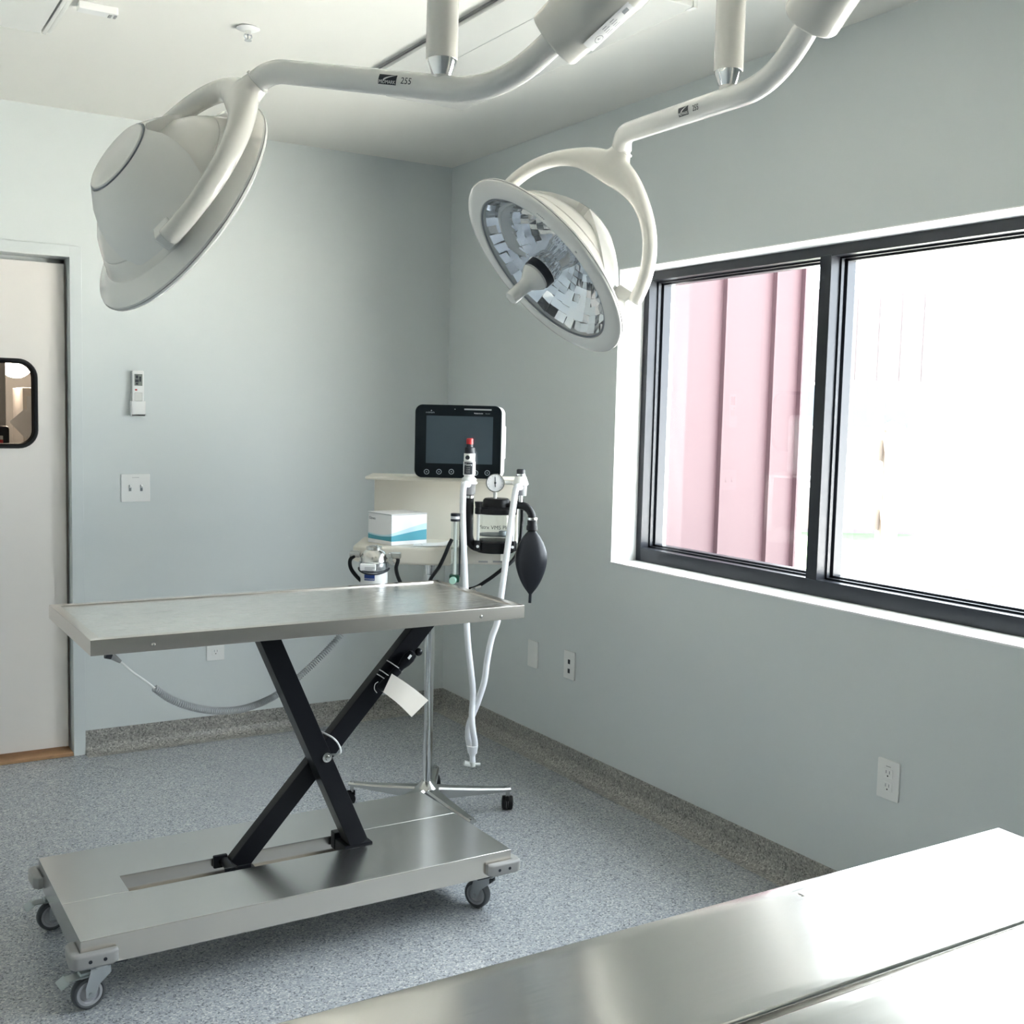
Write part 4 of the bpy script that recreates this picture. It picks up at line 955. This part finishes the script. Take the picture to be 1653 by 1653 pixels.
for ax_ in (-2.55, -.55):
    px_, py_ = kx+.004+.069*math.cos(ax_), -.13+.069*math.sin(ax_)
    if ax_ < -1: px_ = mp(771.5, 845, .17).x; py_ = -.17
    rd = obj('tie_rod', MB().cyl((px_, py_, zk(872)), (px_, py_, zk(824)), .005, n=12), WHITEPL, can)
    obj('wing_nut', MB().cyl((px_, py_, zk(826)), (px_, py_, zk(815)), .012, n=12, bev=.003).cyl((px_, py_, zk(815)), (px_, py_, zk(806)), .011, .014, 12).cyl((px_, py_, zk(884)), (px_, py_, zk(868)), .013, n=12, bev=.003), RUBBER, rd)
    obj('rod_tip', MB().cyl((px_, py_-.012, zk(877)), (px_, py_-.0145, zk(877)), .005, n=12), WHITEPL, rd)
tb = text_bm('Matrx VMS Plus', .0185, depth=.0001)
for v_ in tb.verts:
    a = v_.co.x/.066-.10; v_.co = Vector((kx+.004+.0675*math.sin(a), -.13-.0675*math.cos(a), zk(846)+v_.co.y))
mb = MB(); mb._add(tb); obj('lettering', mb, INK, can, smooth=0)
# gauge
gp = mp(799, 779, .17); gM = axis_M(gp, MI.to_3x3() @ (CAM-RM[mac.name] @ gp))
gg = mob('pressure_gauge', MB().lathe([(0, -.022), (.030, -.022), (.0315, -.018), (.0315, .002), (.0305, .004), (.0285, .004), (.0285, .0005), (0, .0005)], gM, 36), SATIN)
obj('dial_face', MB().lathe([(0, .0012), (.0283, .0012)], gM, 32), PAPERW, gg)
nd = MB()
nd.box((-.0012, -.014, .0018), (.0012, .020, .0026), M=gM @ Matrix.Rotation(.05, 4, 'Z')); nd.lathe([(0, .0034), (.0035, .0034), (.0035, .0012)], gM, 14)
obj('needle', nd, INK, gg, smooth=0)
tk = MB()
for k in range(11): tk.box((-.0005, .0225, .0014), (.0005, .026, .002), M=gM @ Matrix.Rotation(-2.2+4.4*k/10, 4, 'Z'))
obj('tick_marks', tk, INKG, gg, smooth=0)
mob('gauge_stem', MB().cyl((gp.x, -.148, zk(803)), (gp.x, -.148, gp.z-.028), .0065, n=14), WHITEPL)
# pipework
mob('inlet_pipe', MB().sweep(rounded([(tX+.002, -.155, ztower(794)), (tX+.002, -.155, zk(881)), (kx-.03, -.135, zk(881))], .05, 10), .0155, 18), RUBBER)
mob('pipe_band', MB().cyl((tX+.002, -.155, ztower(802)), (tX+.002, -.155, ztower(798)), .0165, n=20), SATIN)
bagp = mp(857, 900, .15)
ob = [(kx+.03, -.13, zk(812)), (bagp.x, -.15, mz(811, .15)), (bagp.x, -.15, mz(836, .15))]
mob('outlet_pipe', MB().sweep(rounded(ob, .055, 10), .0135, 18), RUBBER)
# breathing bag
bM = Matrix.Translation((bagp.x, -.15, 0)); zb = lambda py: mz(py, .15)
bm = bmesh.new(); prof = []
for k in range(25):
    t = k/24; py = 849+(955-849)*t; r = .054*math.sin(PI*t**.93)**.72 if 0 < t < 1 else 0; prof.append((max(.008 if k == 0 else .005, r), zb(py)))
mb = MB(); mb.lathe([(0, prof[0][1]+.001)]+prof+[(0, prof[-1][1]-.001)], Matrix.Identity(4), 36)
for v_ in mb.bm.verts:
    v_.co.y *= .62; v_.co.x *= 1+.02*math.sin(v_.co.z*40)
    v_.co += Vector((bagp.x, -.15, 0))
bag = mob('breathing_bag', mb, BAGM)
obj('bag_neck', MB().lathe([(.0155, zb(834)), (.0165, zb(836)), (.0165, zb(843)), (.019, zb(845)), (.019, zb(851)), (.012, zb(853))], bM, 24), RUBBER, bag)
obj('bag_band', MB().lathe([(.0172, zb(835)), (.0178, zb(834.5)), (.0178, zb(831)), (.015, zb(830.5))], bM, 24), SATIN, bag)
obj('bag_tail', MB().cyl((bagp.x, -.15, zb(953)), (bagp.x-.001, -.15, zb(969)), .0052, n=12), BAGM, bag)
# white breathing hoses and Y-piece
hz1 = [mp(757, 783, .17), mp(751, 781, .195), mp(747.5, 789, .20), mp(746.5, 830, .2), mp(748, 880, .2), mp(750.5, 940, .2), mp(752.5, 1000, .2), mp(755, 1040, .2), mp(760, 1085, .2), mp(763, 1120, .2), mp(761, 1155, .215), mp(763, 1180, .215), mp(766, 1200, .205), mp(764.5, 1215, .2)]
hz2 = [mp(840, 787, .15), mp(835, 785, .19), mp(831, 795, .195), mp(826, 830, .2), mp(818, 890, .2), mp(810, 950, .2), mp(803, 1000, .2), mp(793, 1030, .2), mp(786, 1065, .2), mp(781, 1100, .2), mp(770, 1135, .2), mp(758, 1165, .19), mp(755, 1185, .19), mp(758, 1205, .195), mp(760, 1215, .2)]
for h in (hz1, hz2): mob('breathing_hose', MB().sweep(spline(h, 8), .0107, 14), HOSE, smooth=60)
yp = mp(762, 1213, .2)
FROST = MATS['frosted_tube']
yo = mob('y_piece', MB().cyl(mp(762, 1203, .2), mp(762, 1219, .2), .0200, .0105, 18).cyl(mp(762, 1217, .2), mp(762.5, 1232, .2), .0098, n=16), HOSE)
obj('connector', MB().cyl(mp(748.5, 1231, .205), mp(760, 1234, .2), .0095, .008, 14, .001).cyl(mp(762, 1229, .2), mp(762.5, 1237, .2), .0115, .010, 14, .001).cyl(mp(766, 1233, .2), mp(775, 1233.5, .2), .0038, .0055, 10), FROST, yo)

# patient monitor on the shelf
mt, mbm = mp(738, 653.5, .06), mp(738, 772, .06); ml, mr_ = mp(669, 712, .06).x, mp(809, 712, .06).x; mzt, mzb = mt.z, ST+.0005
mo = thing('patient_monitor', 'black framed patient monitor with dark screen on the machine shelf', 'monitor', RM[mac.name] @ Vector(((ml+mr_)/2, 0, ST)), MA)
MM = Matrix.Translation(RM[mo.name].inverted() @ (RM[mac.name] @ Vector((0, 0, 0)))) 
def mo_(name, mb, m, par=None, smooth=35): mb.bm.transform(MM); return obj(name, mb, m, par or mo, False, smooth)
RX = Matrix.Rotation(PI/2, 4, 'X')      # (x,y,z)->(x,-z,y): prism built in x/z, depth along -y
def face(poly, d0, d1, bev=0.): 
    mb = MB().prism(poly, d0, d1, bev, 3); mb.bm.transform(RX); return mb
mo_('case', face(rrect(ml+.004, mzb, mr_+.010, mzt-.002, .026, 8), -.055, .046, .012), WHITEPL)
bz = mo_('bezel', face(rrect(ml, mzb, mr_, mzt, .026, 8), .046, .060, .004), mat('gloss_black', (.008, .011, .013), .12, spec=.16))
s0, s1 = mp(688, 670, .061), mp(793, 749.5, .061)
mo_('screen', face(rrect(s0.x, s1.z, s1.x+.002, s0.z, .001, 1), .0595, .0604), mat('dark_screen', (.045, .062, .075), .06), bz)
def mtext(body, size, px, py, m, align='CENTER'):
    p = mp(px, py, .0605); mb = MB(); mb._add(text_bm(body, size, align, .0001), Matrix.Translation((p.x, -.0606, p.z)) @ RX); return mo_('lettering', mb, m, bz, 0)
mtext('midmark', .0085, 694, 665, INKG)
mtext('Multiparameter', .0050, 772, 667, INKW); mtext('Monitor', .0050, 787, 667.5, INKG)
a = mp(749, 659, .061); b = mp(793, 662, .061); mo_('status_bar', MB().box((a.x, -.0610, b.z-.001), (b.x, -.0595, a.z), .0004, 1), mat('grey_status_bar', (.30, .31, .31), .3), bz)
tri = MB(); p = mp(696, 662, .061)
tri.prism([(p.x-.003, p.z-.002), (p.x+.003, p.z-.002), (p.x, p.z+.003)], .0600, .0607); tri.bm.transform(RX); mo_('logo_mark', tri, INKG, bz)
for px in (688, 708, 728, 767, 786):
    p = mp(px, 761 if px < 750 else 763, .061); bt = mo_('button', MB().lathe([(.0070, .0600), (.0085, .0604), (.0095, .0600)], Matrix.Translation((p.x, 0, p.z)) @ RX, 20), INKG, bz)
    mo_('icon', MB().box((p.x-.002, -.0607, p.z-.002), (p.x+.002, -.0598, p.z+.002)), INKG, bt)
mo_('side_grip', MB().box((mr_+.008, -.02, mzb+.07), (mr_+.014, .03, mzt-.07), .002), WHITEPL)
mo_('lens_dot', MB().cyl((mp(734, 660, .061).x, -.0598, mp(734, 660, .061).z), (mp(734, 660, .061).x, -.0606, mp(734, 660, .061).z), .0018, n=10), INKG, bz)

# carton on the tray
BXM = bpy.data.materials.new('white_carton_blue_wave'); BXM.use_nodes = True
def carton_nodes():
    nt = BXM.node_tree; N = nt.nodes; L = nt.links; b = N['Principled BSDF']; b.inputs['Roughness'].default_value = .45
    tc = N.new('ShaderNodeTexCoord'); sp = N.new('ShaderNodeSeparateXYZ'); L.new(tc.outputs['Object'], sp.inputs[0])
    def mth(op, a, b_=None, c=None):
        n = N.new('ShaderNodeMath'); n.operation = op
        for i, v in enumerate((a, b_, c)):
            if v is None: continue
            if isinstance(v, (int, float)): n.inputs[i].default_value = v
            else: L.new(v, n.inputs[i])
        return n.outputs[0]
    s = mth('SUBTRACT', sp.outputs[0], sp.outputs[1])     # runs round the corner of both front faces
    wave = mth('SUBTRACT', .039, mth('MULTIPLY', mth('COSINE', mth('MULTIPLY', mth('ADD', s, .08), 12.0)), .012))
    wv2 = mth('ADD', mth('ADD', wave, .005), mth('MULTIPLY', mth('MAXIMUM', mth('ADD', s, .04), 0.), .09))
    z = sp.outputs[2]
    def band(lo, hi): return mth('MULTIPLY', mth('GREATER_THAN', z, lo), mth('LESS_THAN', z, hi))
    m1 = band(.014, wave); m2 = band(wave, wv2)
    base = (.82, .82, .83, 1)
    x1 = N.new('ShaderNodeMix'); x1.data_type = 'RGBA'; L.new(m2, x1.inputs[0]); x1.inputs[6].default_value = base; x1.inputs[7].default_value = (.50, .70, .78, 1)
    x2 = N.new('ShaderNodeMix'); x2.data_type = 'RGBA'; L.new(m1, x2.inputs[0]); L.new(x1.outputs[2], x2.inputs[6]); x2.inputs[7].default_value = (.055, .33, .43, 1)
    L.new(x2.outputs[2], b.inputs['Base Color'])
carton_nodes()
cc = mp(631, 877.5, .145); ca, cb_, chh = .142, .150, .106
cx = thing('carton', 'white cardboard carton with a blue wave print on the machine tray', 'box', RM[mac.name] @ Vector((cc.x, cc.y, ZT+.0005)), MA+math.radians(41))
# local: corner at origin; +x runs right-back, +y runs left-back
crt = obj('body', MB().box((0, 0, 0), (cb_, ca, chh), .0012, 1), BXM, cx)
obj('lid_flap', MB().box((-.0008, -.0008, chh-.001), (cb_+.0008, ca+.0008, chh+.0012), .0004, 1), PAPERW, cx)
obj('lid_gap', MB().box((-.0011, -.0011, chh-.0022), (cb_+.0003, ca+.0003, chh-.001)), INKG, cx)
text('lettering', 'Gloves', .014, Matrix.Translation((-.0004, ca-.026, chh-.020)) @ Matrix((Vector((0, -1, 0)), Vector((0, 0, 1)), Vector((-1, 0, 0)))).transposed().to_4x4(), INKG, crt)
# loose papers and pen on the tray
for i, (px, py, dx, dz, rz) in enumerate(((703, 876, .05, .0016, .25), (690, 882, .045, .0008, .05))):
    p = mp(px, 880, .10); M = RM[mac.name] @ Matrix.Translation((p.x, -.09+.0*i, ZT)) @ Matrix.Rotation(rz, 4, 'Z')
    bm = bmesh.new(); rows = []
    for k in range(9):
        t = -1+2*k/8; rows.append([bm.verts.new((t*.050, yy, .0012+dz+.006*max(0, t)**2*(1-i*.6))) for yy in (-.05, .05)])
    for A, B in zip(rows, rows[1:]): bm.faces.new((A[0], B[0], B[1], A[1]))
    bmesh.ops.recalc_face_normals(bm, faces=bm.faces[:]); bmesh.ops.solidify(bm, geom=bm.faces[:], thickness=-.0006)
    mb = MB(); mb._add(bm, M)
    solo('paper_sheet', mb, PAPERW, ('curled white paper sheet lying on top beside the carton', 'flat white paper sheet lying beneath the curled one')[i], 'paper', M @ Vector((0, 0, .0008)))

# ================================================================== FOREGROUND SURGERY TABLE
fy = -3.905; FZ = .9; FXR, FXL = -1.222, -2.72
ft = thing('surgery_table', 'broad split top stainless steel surgery table catching the window glare', 'table', ((FXR+FXL)/2, fy-.25, 0))
def ftop(ya, yb):
    bm = bmesh.new(); rows = []
    n_ = 10; prof = [(ya, FZ-.030), (ya, FZ-.004), (ya-.0012, FZ-.0012), (ya-.004, FZ)]
    for k in range(1, n_): prof.append((ya-.004+(yb-ya+.008)*k/n_, FZ-.0015*math.sin(PI*k/n_)))
    prof += [(yb+.004, FZ), (yb+.0012, FZ-.0012), (yb, FZ-.004), (yb, FZ-.030)]
    xs = [FXL, FXL+.5, -1.8, -1.4, FXR]
    for x in xs: rows.append([bm.verts.new((x, y, z)) for y, z in prof])
    for A, B in zip(rows, rows[1:]):
        for i in range(len(prof)-1): bm.faces.new((A[i], A[i+1], B[i+1], B[i]))
        bm.faces.new((A[-1], A[0], B[0], B[-1]))
    bm.faces.new(rows[0]); bm.faces.new(rows[-1][::-1]); bmesh.ops.recalc_face_normals(bm, faces=bm.faces[:])
    mb = MB(); mb._add(bm); return mb
obj('top_panel', ftop(fy, fy-.205), STEELF, ft, True, smooth=50)
obj('top_panel', ftop(fy-.215, fy-.420), STEELF, ft, True, smooth=50)
obj('hinge_strip', MB().box((FXL+.02, fy-.216, FZ-.026), (FXR-.02, fy-.204, FZ-.011)), STEELF, ft, True)
obj('support_frame', MB().box((FXL+.2, fy-.38, FZ-.075), (FXR-.2, fy-.05, FZ-.030), .004), STEELE, ft, True)
obj('column', MB().box((-2.05, fy-.29, .09), (-1.89, fy-.13, FZ-.07), .008), STEELE, ft, True)
obj('base', MB().box((-2.35, fy-.40, 0), (-1.58, fy-.02, .09), .015), STEELB, ft, True)
for dx, dy in ((-.57, -.03), (-.2, -.198), (.3, -.03)): obj('rivet', MB().lathe([(0, .0006), (.0035, .0004), (.0042, 0)], Matrix.Translation((-1.93+dx, fy+dy, FZ)), 12), SATIN, ft, True)
